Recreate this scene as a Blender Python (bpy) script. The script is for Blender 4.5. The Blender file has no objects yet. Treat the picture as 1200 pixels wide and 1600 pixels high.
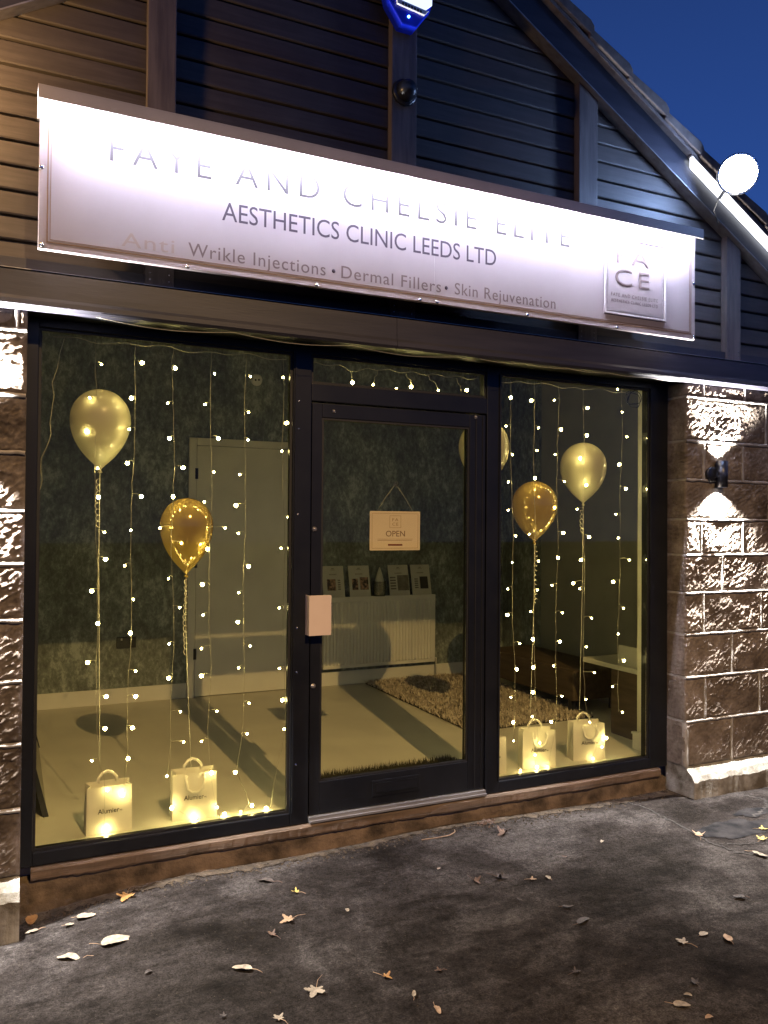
import bpy, bmesh, math, random
from mathutils import Vector, Matrix, noise
random.seed(7)
S = bpy.context.scene
COL = S.collection
rad = math.radians

# ------------------------------------------------------------------ camera
cam_d = bpy.data.cameras.new('camera')
cam = bpy.data.objects.new('camera', cam_d)
COL.objects.link(cam)
S.camera = cam
CX, CY, CZ = -0.043, -3.853, 1.508
YAW, PITCH, ROLL = rad(25.01), rad(0.81), rad(0.44)
_f = Vector((math.sin(YAW) * math.cos(PITCH), math.cos(YAW) * math.cos(PITCH), math.sin(PITCH)))
_r = Vector((math.cos(YAW), -math.sin(YAW), 0))
_u = _r.cross(_f)
_r2 = _r * math.cos(ROLL) + _u * math.sin(ROLL)
_u2 = -_r * math.sin(ROLL) + _u * math.cos(ROLL)
M = Matrix((( _r2.x, _u2.x, -_f.x), (_r2.y, _u2.y, -_f.y), (_r2.z, _u2.z, -_f.z)))
cam.matrix_world = Matrix.Translation((CX, CY, CZ)) @ M.to_4x4()
cam_d.sensor_fit = 'VERTICAL'
cam_d.sensor_height = 36
cam_d.lens = 36 * 1250 / 1600
cam_d.clip_start = 0.02
cam_d.clip_end = 500

# ------------------------------------------------------------------ world: deep blue dusk sky
W = bpy.data.worlds.new('World')
S.world = W
W.use_nodes = True
nt = W.node_tree
nt.nodes.clear()
wo = nt.nodes.new('ShaderNodeOutputWorld')
bg = nt.nodes.new('ShaderNodeBackground')
tc = nt.nodes.new('ShaderNodeTexCoord')
sx = nt.nodes.new('ShaderNodeSeparateXYZ')
mr = nt.nodes.new('ShaderNodeMapRange')
mr.inputs['From Min'].default_value = 0.0
mr.inputs['From Max'].default_value = 0.75
cr = nt.nodes.new('ShaderNodeValToRGB')
cr.color_ramp.elements[0].position = 0.0
cr.color_ramp.elements[0].color = (0.032, 0.095, 0.37, 1)
cr.color_ramp.elements[1].position = 1.0
cr.color_ramp.elements[1].color = (0.008, 0.020, 0.085, 1)
e = cr.color_ramp.elements.new(0.45)
e.color = (0.024, 0.075, 0.31, 1)
nt.links.new(tc.outputs['Generated'], sx.inputs[0])
nt.links.new(sx.outputs['Z'], mr.inputs['Value'])
nt.links.new(mr.outputs[0], cr.inputs[0])
nt.links.new(cr.outputs[0], bg.inputs['Color'])
bg.inputs['Strength'].default_value = 0.95
nt.links.new(bg.outputs[0], wo.inputs[0])

S.view_settings.view_transform = 'Standard'
S.view_settings.look = 'None'
S.view_settings.exposure = 0.0
S.view_settings.gamma = 1.0
S.view_settings.use_curve_mapping = False
S.render.engine = 'CYCLES'
cy = S.cycles
cy.use_denoising = True
try:
    cy.denoiser = 'OPENIMAGEDENOISE'
except Exception:
    pass
cy.max_bounces = 8
cy.diffuse_bounces = 4
cy.glossy_bounces = 4
cy.transparent_max_bounces = 24
cy.sample_clamp_indirect = 4
cy.caustics_reflective = False
cy.caustics_refractive = False

# lamp strengths, all in one place
STREET_W, STREET_C = 2900, (1.0, 0.64, 0.27)      # street lamp behind the photographer
NEXT_W, NEXT_C = 62, (1.0, 0.60, 0.24)             # neighbour's lamp, just out of frame at the left
FLOOD_E, FLOOD_C = 340, (0.36, 0.54, 1.0)          # floodlight on the roof verge
SIGN_E, SIGN_C = 1680, (0.74, 0.76, 1.0)             # strip lamp under the sign's cap
VERGE_E = 5.0                                      # white emissive strip along the verge
WALL_W, WALL_C = 950, (1.0, 0.96, 0.93)             # up and down wall lamps
BULB_E, BULB_C = 132, (1.0, 0.82, 0.34)             # fairy bulbs

def add_light(name, kind, loc, power, color, **kw):
    d = bpy.data.lights.new(name, kind)
    d.energy = power
    d.color = color
    for k, v in kw.items():
        setattr(d, k, v)
    o = bpy.data.objects.new(name, d)
    o.location = loc
    COL.objects.link(o)
    return o

sl = add_light('street_lamp_light', 'SPOT', (1.35, -6.7, 6.25), STREET_W, STREET_C, shadow_soft_size=0.035, spot_size=rad(92), spot_blend=0.62)
sl.rotation_euler = (rad(90-68), 0, 0)     # a full cut-off head: its beam leaves the gable in shade
add_light('neighbour_lamp_light', 'POINT', (-0.50, -0.48, 3.28), NEXT_W, NEXT_C, shadow_soft_size=0.05)

# ------------------------------------------------------------------ helpers
def tag(o, label=None, cat=None, group=None, kind=None):
    if label: o['label'] = label
    if cat: o['category'] = cat
    if group: o['group'] = group
    if kind: o['kind'] = kind
    return o

def thing(name, loc, label, cat, group=None, rz=0.0):
    o = bpy.data.objects.new(name, None)
    o.empty_display_size = 0.05
    COL.objects.link(o)
    o.location = loc
    o.rotation_euler = (0, 0, rz)
    return tag(o, label, cat, group)

class MB:
    """collects verts and faces (in the parent's local space)"""
    def __init__(s):
        s.v = []; s.f = []; s.sm = []
    def add(s, vs, fs, smooth=False):
        n = len(s.v)
        s.v += [tuple(v) for v in vs]
        s.f += [tuple(i + n for i in f) for f in fs]
        s.sm += [smooth] * len(fs)
        return s
    def box(s, x0, x1, y0, y1, z0, z1):
        vs = [(x0,y0,z0),(x1,y0,z0),(x1,y1,z0),(x0,y1,z0),(x0,y0,z1),(x1,y0,z1),(x1,y1,z1),(x0,y1,z1)]
        return s.add(vs, [(0,3,2,1),(4,5,6,7),(0,1,5,4),(1,2,6,5),(2,3,7,6),(3,0,4,7)])
    def tube(s, pts, r, n=6, taper=None, caps=True):
        pts = [Vector(p) for p in pts]
        rings = []
        up = Vector((0.13, 0.2, 0.97)).normalized()
        for i, p in enumerate(pts):
            a = pts[max(i-1, 0)]; b = pts[min(i+1, len(pts)-1)]
            d = (b - a)
            d = d.normalized() if d.length > 1e-9 else Vector((0,0,1))
            x = d.cross(up)
            if x.length < 1e-3: x = d.cross(Vector((1,0,0)))
            x.normalize(); y = d.cross(x).normalized()
            rr = r if taper is None else r * taper[i]
            rings.append([p + (x*math.cos(2*math.pi*k/n) + y*math.sin(2*math.pi*k/n))*rr for k in range(n)])
        vs = [q for ring in rings for q in ring]
        fs = []
        for i in range(len(pts)-1):
            for k in range(n):
                a = i*n+k; b = i*n+(k+1)%n
                fs.append((a, a+n, b+n, b))
        if caps:
            fs.append(tuple(range(n))); fs.append(tuple(reversed(range(len(vs)-n, len(vs)))))
        return s.add(vs, fs, True)
    def lathe(s, prof, n=16, o=(0,0,0), axis='z'):
        vs = []; fs = []
        for (r, z) in prof:
            for k in range(n):
                a = 2*math.pi*k/n
                if axis == 'z': vs.append((o[0]+r*math.cos(a), o[1]+r*math.sin(a), o[2]+z))
                else: vs.append((o[0]+r*math.cos(a), o[1]-z, o[2]+r*math.sin(a)))
        for i in range(len(prof)-1):
            for k in range(n):
                a = i*n+k; b = i*n+(k+1)%n
                fs.append((a, b, b+n, a+n) if axis == 'z' else (a, b, b+n, a+n))
        fs.append(tuple(reversed(range(n)))); fs.append(tuple(range(len(vs)-n, len(vs))))
        return s.add(vs, fs, True)
    def prism(s, pts, y0, y1):
        """polygon in x,z extruded in y"""
        n = len(pts)
        vs = [(x, y0, z) for x, z in pts] + [(x, y1, z) for x, z in pts]
        fs = [tuple(range(n)), tuple(reversed(range(n, 2*n)))]
        for i in range(n):
            j = (i+1) % n
            fs.append((i, i+n, j+n, j))
        return s.add(vs, fs)
    def build(s, name, mat, parent=None, bevel=0.0, fix=True):
        me = bpy.data.meshes.new(name)
        me.from_pydata(s.v, [], s.f)
        me.polygons.foreach_set('use_smooth', s.sm)
        if fix or bevel:
            bm = bmesh.new(); bm.from_mesh(me)
            if bevel:
                bmesh.ops.bevel(bm, geom=bm.edges[:], offset=bevel, segments=2, profile=0.6, affect='EDGES')
            bmesh.ops.recalc_face_normals(bm, faces=bm.faces[:])
            bm.to_mesh(me); bm.free()
        if mat: me.materials.append(mat)
        me.update()
        o = bpy.data.objects.new(name, me)
        COL.objects.link(o)
        if parent: o.parent = parent
        return o

# ------------------------------------------------------------------ materials
def newmat(name):
    m = bpy.data.materials.new(name)
    m.use_nodes = True
    n = m.node_tree.nodes
    b = n['Principled BSDF']
    return m, m.node_tree, b

def coords(t, scale=(1,1,1), rot=(0,0,0), obj=True):
    tcn = t.nodes.new('ShaderNodeTexCoord')
    mp = t.nodes.new('ShaderNodeMapping')
    mp.inputs['Scale'].default_value = scale
    mp.inputs['Rotation'].default_value = rot
    t.links.new(tcn.outputs['Object'], mp.inputs[0])
    return mp.outputs[0]

def noise_n(t, vec, scale, detail=4, rough=0.55, dist=0.0):
    n = t.nodes.new('ShaderNodeTexNoise')
    n.inputs['Scale'].default_value = scale
    n.inputs['Detail'].default_value = detail
    n.inputs['Roughness'].default_value = rough
    n.inputs['Distortion'].default_value = dist
    t.links.new(vec, n.inputs['Vector'])
    return n.outputs['Fac']

def ramp(t, fac, stops):
    r = t.nodes.new('ShaderNodeValToRGB')
    el = r.color_ramp.elements
    while len(el) < len(stops): el.new(0.5)
    for e_, (p, c) in zip(el, stops):
        e_.position = p
        e_.color = (*c, 1) if len(c) == 3 else c
    t.links.new(fac, r.inputs[0])
    return r.outputs['Color']

def bump(t, b, h, strength, dist=0.01):
    n = t.nodes.new('ShaderNodeBump')
    n.inputs['Strength'].default_value = strength
    n.inputs['Distance'].default_value = dist
    t.links.new(h, n.inputs['Height'])
    t.links.new(n.outputs[0], b.inputs['Normal'])
    return n

def mat_noise(name, c0, c1, scale=8, rough=0.7, bstr=0.2, bscale=60, stretch=(1,1,1), metal=0.0, lo=0.35, hi=0.65, detail=5, spec=0.5, bdist=0.004, coat=0.0):
    m, t, b = newmat(name)
    v = coords(t, stretch)
    f = noise_n(t, v, scale, detail)
    t.links.new(ramp(t, f, [(lo, c0), (hi, c1)]), b.inputs['Base Color'])
    b.inputs['Roughness'].default_value = rough
    b.inputs['Metallic'].default_value = metal
    b.inputs['Specular IOR Level'].default_value = spec
    b.inputs['Coat Weight'].default_value = coat
    if bstr:
        h = noise_n(t, v, bscale, 5, 0.6)
        bump(t, b, h, bstr, bdist)
    return m

def mat_emit(name, color, strength):
    m, t, b = newmat(name)
    b.inputs['Base Color'].default_value = (*[c*0.6 for c in color], 1)
    b.inputs['Emission Color'].default_value = (*color, 1)
    b.inputs['Emission Strength'].default_value = strength
    return m

def mat_glass(name, tint=(0.94, 0.95, 0.90), refl=0.8):
    m, t, b = newmat(name)
    t.nodes.remove(b)
    out = t.nodes['Material Output']
    tr = t.nodes.new('ShaderNodeBsdfTransparent')
    tr.inputs[0].default_value = (*tint, 1)
    gl = t.nodes.new('ShaderNodeBsdfGlossy')
    gl.inputs['Roughness'].default_value = 0.01
    fr = t.nodes.new('ShaderNodeFresnel')
    fr.inputs[0].default_value = 1.35
    mu = t.nodes.new('ShaderNodeMath'); mu.operation = 'MULTIPLY'
    mu.inputs[1].default_value = refl
    mx = t.nodes.new('ShaderNodeMixShader')
    t.links.new(fr.outputs[0], mu.inputs[0])
    t.links.new(mu.outputs[0], mx.inputs[0])
    t.links.new(tr.outputs[0], mx.inputs[1])
    t.links.new(gl.outputs[0], mx.inputs[2])
    t.links.new(mx.outputs[0], out.inputs[0])
    return m

def mat_stone():
    m, t, b = newmat('sandstone')
    v = coords(t)
    f = noise_n(t, v, 5.0, 6, 0.6, 0.4)
    f2 = noise_n(t, v, 45, 6, 0.7)
    c = ramp(t, f, [(0.30, (0.12, 0.097, 0.078)), (0.5, (0.22, 0.185, 0.153)), (0.72, (0.35, 0.305, 0.262))])
    mix = t.nodes.new('ShaderNodeMix'); mix.data_type = 'RGBA'; mix.blend_type = 'MULTIPLY'
    mix.inputs['Factor'].default_value = 0.6
    t.links.new(c, mix.inputs['A'])
    t.links.new(ramp(t, f2, [(0.35, (0.55, 0.5, 0.45)), (0.6, (1, 1, 1))]), mix.inputs['B'])
    # soot: large dark stains
    mix2 = t.nodes.new('ShaderNodeMix'); mix2.data_type = 'RGBA'; mix2.blend_type = 'MULTIPLY'
    mix2.inputs['Factor'].default_value = 0.8
    t.links.new(mix.outputs['Result'], mix2.inputs['A'])
    t.links.new(ramp(t, noise_n(t, v, 2.2, 5, 0.7), [(0.38, (0.35, 0.33, 0.32)), (0.55, (1, 1, 1))]), mix2.inputs['B'])
    t.links.new(mix2.outputs['Result'], b.inputs['Base Color'])
    b.inputs['Roughness'].default_value = 0.95
    b.inputs['Specular IOR Level'].default_value = 0.0
    bump(t, b, noise_n(t, v, 170, 7, 0.8), 1.0, 0.006)
    return m

def mat_ground():
    m, t, b = newmat('worn_concrete')
    v = coords(t)
    big = noise_n(t, v, 1.3, 6, 0.62, 0.5)
    mid = noise_n(t, v, 7.0, 7, 0.7)
    fine = noise_n(t, v, 160, 4, 0.7)
    streak = noise_n(t, coords(t, (1.0, 5.0, 1.0), (0, 0, 0.12)), 3.5, 6, 0.65, 0.3)
    c = ramp(t, big, [(0.36, (0.015, 0.0120, 0.0100)), (0.5, (0.036, 0.0305, 0.0275)), (0.64, (0.080, 0.072, 0.067))])
    def mul(a, bb, f):
        mx = t.nodes.new('ShaderNodeMix'); mx.data_type = 'RGBA'; mx.blend_type = 'MULTIPLY'
        mx.inputs['Factor'].default_value = f
        t.links.new(a, mx.inputs['A']); t.links.new(bb, mx.inputs['B'])
        return mx.outputs['Result']
    c = mul(c, ramp(t, mid, [(0.36, (0.45, 0.43, 0.42)), (0.56, (1, 1, 1))]), 0.75)
    c = mul(c, ramp(t, streak, [(0.35, (0.55, 0.52, 0.5)), (0.55, (1, 1, 1))]), 0.6)
    c = mul(c, ramp(t, fine, [(0.38, (0.25, 0.24, 0.24)), (0.50, (0.95, 0.95, 0.95)), (0.62, (1.7, 1.7, 1.7))]), 0.6)
    grit = noise_n(t, v, 48, 5, 0.75)
    c = mul(c, ramp(t, grit, [(0.38, (0.25, 0.24, 0.23)), (0.49, (0.9, 0.9, 0.9)), (0.58, (1.2, 1.2, 1.2)), (0.66, (2.0, 2.0, 2.0))]), 0.55)
    blot = noise_n(t, coords(t, (1.0, 2.2, 1.0), (0, 0, 0.5)), 2.6, 7, 0.7, 0.8)
    c = mul(c, ramp(t, blot, [(0.36, (0.20, 0.18, 0.17)), (0.52, (1, 1, 1))]), 0.6)
    t.links.new(c, b.inputs['Base Color'])
    b.inputs['Roughness'].default_value = 0.9
    b.inputs['Specular IOR Level'].default_value = 0.06
    ad = t.nodes.new('ShaderNodeMath'); ad.operation = 'ADD'
    mm = t.nodes.new('ShaderNodeMath'); mm.operation = 'MULTIPLY'; mm.inputs[1].default_value = 2.2
    t.links.new(mid, mm.inputs[0]); t.links.new(mm.outputs[0], ad.inputs[0]); t.links.new(fine, ad.inputs[1])
    bump(t, b, ad.outputs[0], 0.9, 0.009)
    return m

def mat_wallpaper():
    m, t, b = newmat('distressed_wallpaper')
    v = coords(t, (1, 1, 0.62))
    f = noise_n(t, v, 3.6, 8, 0.75, 0.1)
    g = noise_n(t, v, 26.0, 6, 0.75, 0.3)
    ad = t.nodes.new('ShaderNodeMath'); ad.operation = 'MULTIPLY_ADD'
    ad.inputs[1].default_value = 0.55
    t.links.new(g, ad.inputs[0]); 
    h = t.nodes.new('ShaderNodeMath'); h.operation = 'MULTIPLY'; h.inputs[1].default_value = 0.5
    t.links.new(f, h.inputs[0]); t.links.new(h.outputs[0], ad.inputs[2])
    t.links.new(ramp(t, ad.outputs[0], [(0.42, (0.085, 0.095, 0.090)), (0.50, (0.14, 0.157, 0.143)), (0.565, (0.21, 0.24, 0.225)), (0.62, (0.36, 0.40, 0.37))]), b.inputs['Base Color'])
    b.inputs['Roughness'].default_value = 0.5
    bump(t, b, g, 0.15, 0.003)
    return m

def mat_cladding():
    m, t, b = newmat('stained_cladding')
    v = coords(t, (0.6, 6, 9))
    f = noise_n(t, v, 5, 7, 0.65, 0.3)
    f2 = noise_n(t, coords(t), 2.3, 5, 0.65)
    c = ramp(t, f, [(0.3, (0.052, 0.041, 0.036)), (0.55, (0.072, 0.059, 0.053)), (0.75, (0.092, 0.077, 0.069))])
    mx = t.nodes.new('ShaderNodeMix'); mx.data_type = 'RGBA'; mx.blend_type = 'MULTIPLY'
    mx.inputs['Factor'].default_value = 0.7
    t.links.new(c, mx.inputs['A'])
    t.links.new(ramp(t, f2, [(0.35, (0.6, 0.58, 0.56)), (0.6, (1, 1, 1))]), mx.inputs['B'])
    t.links.new(mx.outputs['Result'], b.inputs['Base Color'])
    b.inputs['Roughness'].default_value = 0.6
    bump(t, b, f, 0.2, 0.002)
    return m

MT = {}
MT['stone'] = mat_stone()
MT['mortar'] = mat_noise('mortar', (0.20, 0.182, 0.158), (0.34, 0.315, 0.28), 14, 0.95, 0.6, 90)
MT['ledge'] = mat_noise('pier_plinth_concrete', (0.10, 0.085, 0.06), (0.34, 0.33, 0.29), 9, 0.95, 0.7, 60, bdist=0.008)
MT['ground'] = mat_ground()
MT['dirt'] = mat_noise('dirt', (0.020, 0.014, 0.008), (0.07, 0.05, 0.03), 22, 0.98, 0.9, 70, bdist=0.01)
MT['crack'] = mat_noise('crack_dirt', (0.012, 0.010, 0.009), (0.04, 0.035, 0.03), 30, 0.98, 0.6, 80)
MT['damp'] = mat_noise('damp_concrete', (0.012, 0.012, 0.013), (0.032, 0.030, 0.030), 12, 0.95, 0.8, 90, spec=0.03)
MT['paper'] = mat_wallpaper()
MT['frame'] = mat_noise('anthracite_aluminium', (0.007, 0.008, 0.011), (0.011, 0.012, 0.015), 6, 0.36, 0.05, 200, spec=0.32)
MT['gasket'] = mat_noise('black_rubber', (0.006, 0.006, 0.007), (0.012, 0.012, 0.012), 20, 0.6, 0)
MT['silver'] = mat_noise('brushed_aluminium', (0.30, 0.28, 0.27), (0.42, 0.40, 0.38), 10, 0.35, 0.1, 60, (0.3, 4, 4), metal=0.7)
MT['clad'] = mat_cladding()
MT['trim'] = mat_noise('shaded_fascia', (0.020, 0.019, 0.028), (0.034, 0.032, 0.044), 4, 0.5, 0.15, 30, (0.5, 5, 5))  # navy darkening stands in for the missing light on these boards
MT['batten'] = mat_noise('weathered_batten', (0.08, 0.064, 0.06), (0.14, 0.115, 0.105), 5, 0.55, 0.25, 30, (6, 6, 0.6))
MT['sill'] = mat_noise('timber_sill', (0.075, 0.053, 0.036), (0.16, 0.11, 0.075), 9, 0.9, 0.6, 40, (0.4, 5, 5))
MT['plinth'] = mat_noise('painted_brick_plinth', (0.05, 0.036, 0.024), (0.20, 0.145, 0.10), 7, 0.95, 0.9, 28, bdist=0.012)
MT['tile'] = mat_noise('concrete_roof_tile', (0.10, 0.078, 0.070), (0.18, 0.145, 0.125), 12, 0.9, 0.5, 60)
MT['signface'] = mat_noise('satin_sign_panel', (0.27, 0.238, 0.243), (0.29, 0.256, 0.262), 3, 0.5, 0.0, spec=0.12)
MT['signcap'] = mat_noise('painted_sign_cap', (0.40, 0.37, 0.37), (0.48, 0.44, 0.44), 5, 0.45, 0.0)
MT['goldline'] = mat_noise('bronze_sign_print', (0.16, 0.10, 0.06), (0.20, 0.125, 0.07), 6, 0.6, 0, spec=0.1)
MT['letter'] = mat_noise('grey_gold_letters', (0.036, 0.032, 0.035), (0.043, 0.038, 0.040), 6, 0.6, 0, spec=0.1)
MT['letter2'] = mat_noise('dark_grey_letters', (0.050, 0.042, 0.055), (0.060, 0.050, 0.065), 6, 0.6, 0, spec=0.1)
MT['letter3'] = mat_noise('bronze_letters', (0.12, 0.095, 0.092), (0.14, 0.108, 0.104), 6, 0.6, 0, spec=0.1)
MT['letterfaint'] = mat_noise('pale_bronze_letters', (0.25, 0.20, 0.18), (0.27, 0.22, 0.195), 6, 0.6, 0, spec=0.1)
MT['chrome'] = mat_noise('polished_steel', (0.62, 0.62, 0.64), (0.72, 0.72, 0.74), 10, 0.16, 0, metal=1.0)
MT['white'] = mat_noise('white_gloss_paint', (0.66, 0.65, 0.60), (0.72, 0.71, 0.66), 4, 0.45, 0.05, 40)
MT['plaster'] = mat_noise('grey_wall_paint', (0.23, 0.235, 0.215), (0.27, 0.275, 0.25), 3, 0.8, 0.08, 120)
MT['cream'] = mat_noise('cream_wall_paint', (0.62, 0.60, 0.50), (0.68, 0.66, 0.56), 3, 0.7, 0.08, 120)
MT['floor'] = mat_noise('grey_vinyl_floor', (0.50, 0.48, 0.43), (0.58, 0.56, 0.50), 2.4, 0.42, 0.06, 50)
MT['ceil'] = mat_noise('ceiling_paint', (0.5, 0.5, 0.46), (0.55, 0.55, 0.5), 3, 0.9, 0.05, 90)
MT['rug'] = mat_noise('brown_shag', (0.30, 0.25, 0.20), (0.68, 0.60, 0.51), 26, 0.95, 0)
MT['mat'] = mat_noise('charcoal_coir', (0.018, 0.017, 0.013), (0.06, 0.055, 0.04), 40, 0.98, 0)
MT['bulb'] = mat_emit('lit_bulb', BULB_C, BULB_E)
MT['wire'] = mat_noise('clear_wire', (0.36, 0.34, 0.26), (0.5, 0.47, 0.36), 60, 0.3, 0)
MT['cable'] = mat_noise('black_cable', (0.01, 0.01, 0.012), (0.02, 0.02, 0.02), 30, 0.5, 0)
MT['bag'] = mat_noise('cream_gift_bag_paper', (0.66, 0.62, 0.50), (0.72, 0.68, 0.56), 5, 0.5, 0.05, 30)
MT['ribbon'] = mat_noise('satin_handle_ribbon', (0.68, 0.64, 0.52), (0.76, 0.72, 0.6), 9, 0.35, 0)
MT['print'] = mat_noise('black_print', (0.03, 0.026, 0.02), (0.05, 0.045, 0.035), 20, 0.6, 0)
MT['faintprint'] = mat_noise('pale_print', (0.32, 0.2, 0.10), (0.36, 0.24, 0.12), 20, 0.6, 0)
MT['redprint'] = mat_noise('red_brown_print', (0.14, 0.03, 0.015), (0.18, 0.04, 0.02), 20, 0.6, 0)
MT['signboard'] = mat_noise('peach_sign_card', (0.64, 0.53, 0.40), (0.68, 0.57, 0.44), 4, 0.5, 0)
MT['card'] = mat_noise('leaflet_card', (0.50, 0.49, 0.42), (0.55, 0.54, 0.47), 6, 0.45, 0)
MT['photo1'] = mat_noise('leaflet_picture', (0.03, 0.02, 0.02), (0.42, 0.26, 0.18), 34, 0.5, 0, lo=0.42, hi=0.6)
MT['photo2'] = mat_noise('leaflet_picture_grey', (0.13, 0.12, 0.10), (0.22, 0.20, 0.17), 20, 0.5, 0)
MT['desk'] = mat_noise('brown_wood_veneer', (0.05, 0.034, 0.022), (0.085, 0.06, 0.038), 5, 0.6, 0.1, 30, (5, 0.6, 5))
MT['mirror'] = mat_noise('dark_board_front', (0.16, 0.15, 0.12), (0.22, 0.21, 0.17), 8, 0.3, 0)
MT['socket'] = mat_noise('black_nickel_plate', (0.012, 0.012, 0.012), (0.02, 0.02, 0.02), 30, 0.3, 0)
MT['glass'] = mat_glass('window_glass', (0.95, 0.95, 0.88), 0.6)
MT['clearglass'] = mat_glass('tumbler_glass', (0.93, 0.93, 0.9), 0.6)
MT['blueplastic'] = mat_noise('blue_translucent_plastic', (0.005, 0.015, 0.55), (0.008, 0.03, 0.75), 8, 0.25, 0)
MT['whiteplastic'] = mat_noise('white_plastic', (0.72, 0.75, 0.8), (0.78, 0.8, 0.85), 8, 0.35, 0)
MT['blackplastic'] = mat_noise('black_plastic', (0.012, 0.014, 0.02), (0.02, 0.022, 0.03), 12, 0.3, 0)
MT['handle'] = mat_noise('pale_pull_plate', (0.62, 0.50, 0.42), (0.66, 0.54, 0.46), 6, 0.4, 0)
MT['signlamp'] = mat_emit('sign_strip_lamp', SIGN_C, SIGN_E)
MT['floodlamp'] = mat_emit('floodlight_led', FLOOD_C, FLOOD_E)
MT['vergestrip'] = mat_emit('verge_emissive', (0.88, 0.92, 1.0), VERGE_E)
MT['lens'] = mat_emit('wall_lamp_lens', (0.95, 0.95, 1.0), 9)
MT['blueled'] = mat_emit('blue_led', (0.15, 0.5, 1.0), 14)
MT['alarmglare'] = mat_emit('alarm_glare_cover', (0.70, 0.82, 1.0), 1.3)  # cover glows to stand in for the white glare on it

def mat_leaf(name, c0, c1):
    m, t, b = newmat(name)
    v = coords(t)
    t.links.new(ramp(t, noise_n(t, v, 45, 4, 0.6), [(0.35, c0), (0.65, c1)]), b.inputs['Base Color'])
    b.inputs['Roughness'].default_value = 0.75
    bump(t, b, noise_n(t, v, 180, 3), 0.3, 0.002)
    return m
LEAFM = {
    'pale': mat_leaf('pale_dry_leaf', (0.13, 0.105, 0.075), (0.27, 0.22, 0.155)),
    'tan': mat_leaf('tan_dry_leaf', (0.19, 0.12, 0.065), (0.30, 0.20, 0.12)),
    'orange': mat_leaf('orange_leaf', (0.20, 0.095, 0.025), (0.30, 0.16, 0.045)),
    'yellow': mat_leaf('yellow_leaf', (0.30, 0.22, 0.05), (0.42, 0.32, 0.09)),
    'brown': mat_leaf('brown_leaf', (0.05, 0.03, 0.02), (0.11, 0.06, 0.035)),
    'dark': mat_leaf('dark_wet_leaf', (0.02, 0.015, 0.012), (0.05, 0.035, 0.028)),
}

def mat_latex(name, col, transl, metal, rough):
    m, t, b = newmat(name)
    b.inputs['Base Color'].default_value = (*col, 1)
    b.inputs['Roughness'].default_value = rough
    b.inputs['Metallic'].default_value = metal
    b.inputs['Coat Weight'].default_value = 0.7
    b.inputs['Coat Roughness'].default_value = 0.04
    tl = t.nodes.new('ShaderNodeBsdfTranslucent')
    tl.inputs[0].default_value = (*[min(1, c*1.1) for c in col], 1)
    mx = t.nodes.new('ShaderNodeMixShader')
    mx.inputs[0].default_value = transl
    t.links.new(b.outputs[0], mx.inputs[1])
    t.links.new(tl.outputs[0], mx.inputs[2])
    t.links.new(mx.outputs[0], t.nodes['Material Output'].inputs[0])
    return m
MT['latexpale'] = mat_latex('pale_cream_latex', (0.66, 0.62, 0.42), 0.35, 0.0, 0.3)
MT['latexgold'] = mat_latex('gold_latex', (0.46, 0.32, 0.085), 0.22, 0.35, 0.13)

def clamp(v, a=0.0, b=1.0): return max(a, min(b, v))
def sst(a, b, x):
    t = clamp((x - a) / (b - a)); return t*t*(3-2*t)

# ================================================================== GROUND
def ground_z(x, y):
    z = -0.15 - 0.062*sst(0.75, -0.1, x)*sst(-1.4, -0.1, y) + 0.015*sst(1.2, 2.0, x)*sst(2.9, 2.0, x)*sst(-0.7, -0.1, y)
    if abs(x) < 12 and abs(y) < 12:
        z += 0.010*noise.noise(Vector((x*0.9, y*0.9, 0.3))) + 0.004*noise.noise(Vector((x*4, y*4, 1.3)))
        z += 0.0015*noise.noise(Vector((x*17, y*17, 4.3)))
    return z
def frange(a, b, n): return [a + (b-a)*i/n for i in range(n+1)]
gx = [-60, -25, -10, -5, -3] + frange(-1.6, 6.0, 190) + [7, 9, 14, 30, 60]
gy = [-60, -25, -12, -8, -6, -5] + frange(-4.2, 0.2, 110) + [3.4]
vs = [(x, y, ground_z(x, y)) for y in gy for x in gx]
n = len(gx)
fs = [(j*n+i, j*n+i+1, (j+1)*n+i+1, (j+1)*n+i) for j in range(len(gy)-1) for i in range(n-1)]
gr = MB(); gr.v = vs; gr.f = fs; gr.sm = [True]*len(fs)
ground = gr.build('pavement', MT['ground'], fix=False)
tag(ground, kind='structure')

# crack running out from the pier, and dirt with painted shade along the foot of the wall
def ribbon_on_ground(name, pts, width, mat, lift=0.003, jag=0.012, steps=14, seed=1, vary=0.6):
    rnd = random.Random(seed)
    P = []
    for (a, b) in zip(pts[:-1], pts[1:]):
        for i in range(steps):
            t = i/steps
            P.append((a[0]+(b[0]-a[0])*t, a[1]+(b[1]-a[1])*t))
    P.append(pts[-1])
    vs = []; fs = []
    for i, (x, y) in enumerate(P):
        a = P[max(0, i-1)]; b = P[min(len(P)-1, i+1)]
        d = Vector((b[0]-a[0], b[1]-a[1])).normalized()
        nx, ny = -d.y, d.x
        o = rnd.uniform(-jag, jag)
        w0 = width*(1-vary*rnd.random())
        w1 = width*(1-vary*rnd.random())
        for s, w in ((1, w0), (0, 0), (-1, w1)):
            X = x+nx*(o+s*w); Y = y+ny*(o+s*w)
            vs.append((X, Y, ground_z(X, Y)+(lift if s else lift+0.001)))
    for i in range(len(P)-1):
        for k in (0, 1):
            fs.append((i*3+k, i*3+k+1, i*3+k+4, i*3+k+3))
    m = MB(); m.add(vs, fs, True)
    o = m.build(name, mat, fix=False)
    return tag(o, kind='structure')
ribbon_on_ground('pavement_crack', [(3.31,-0.10),(3.344,-0.22),(3.33,-0.416),(3.317,-0.615),(3.288,-0.773),(3.31,-0.916),(3.43,-1.03),(3.52,-1.3)], 0.009, MT['crack'], jag=0.008, seed=3)
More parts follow.
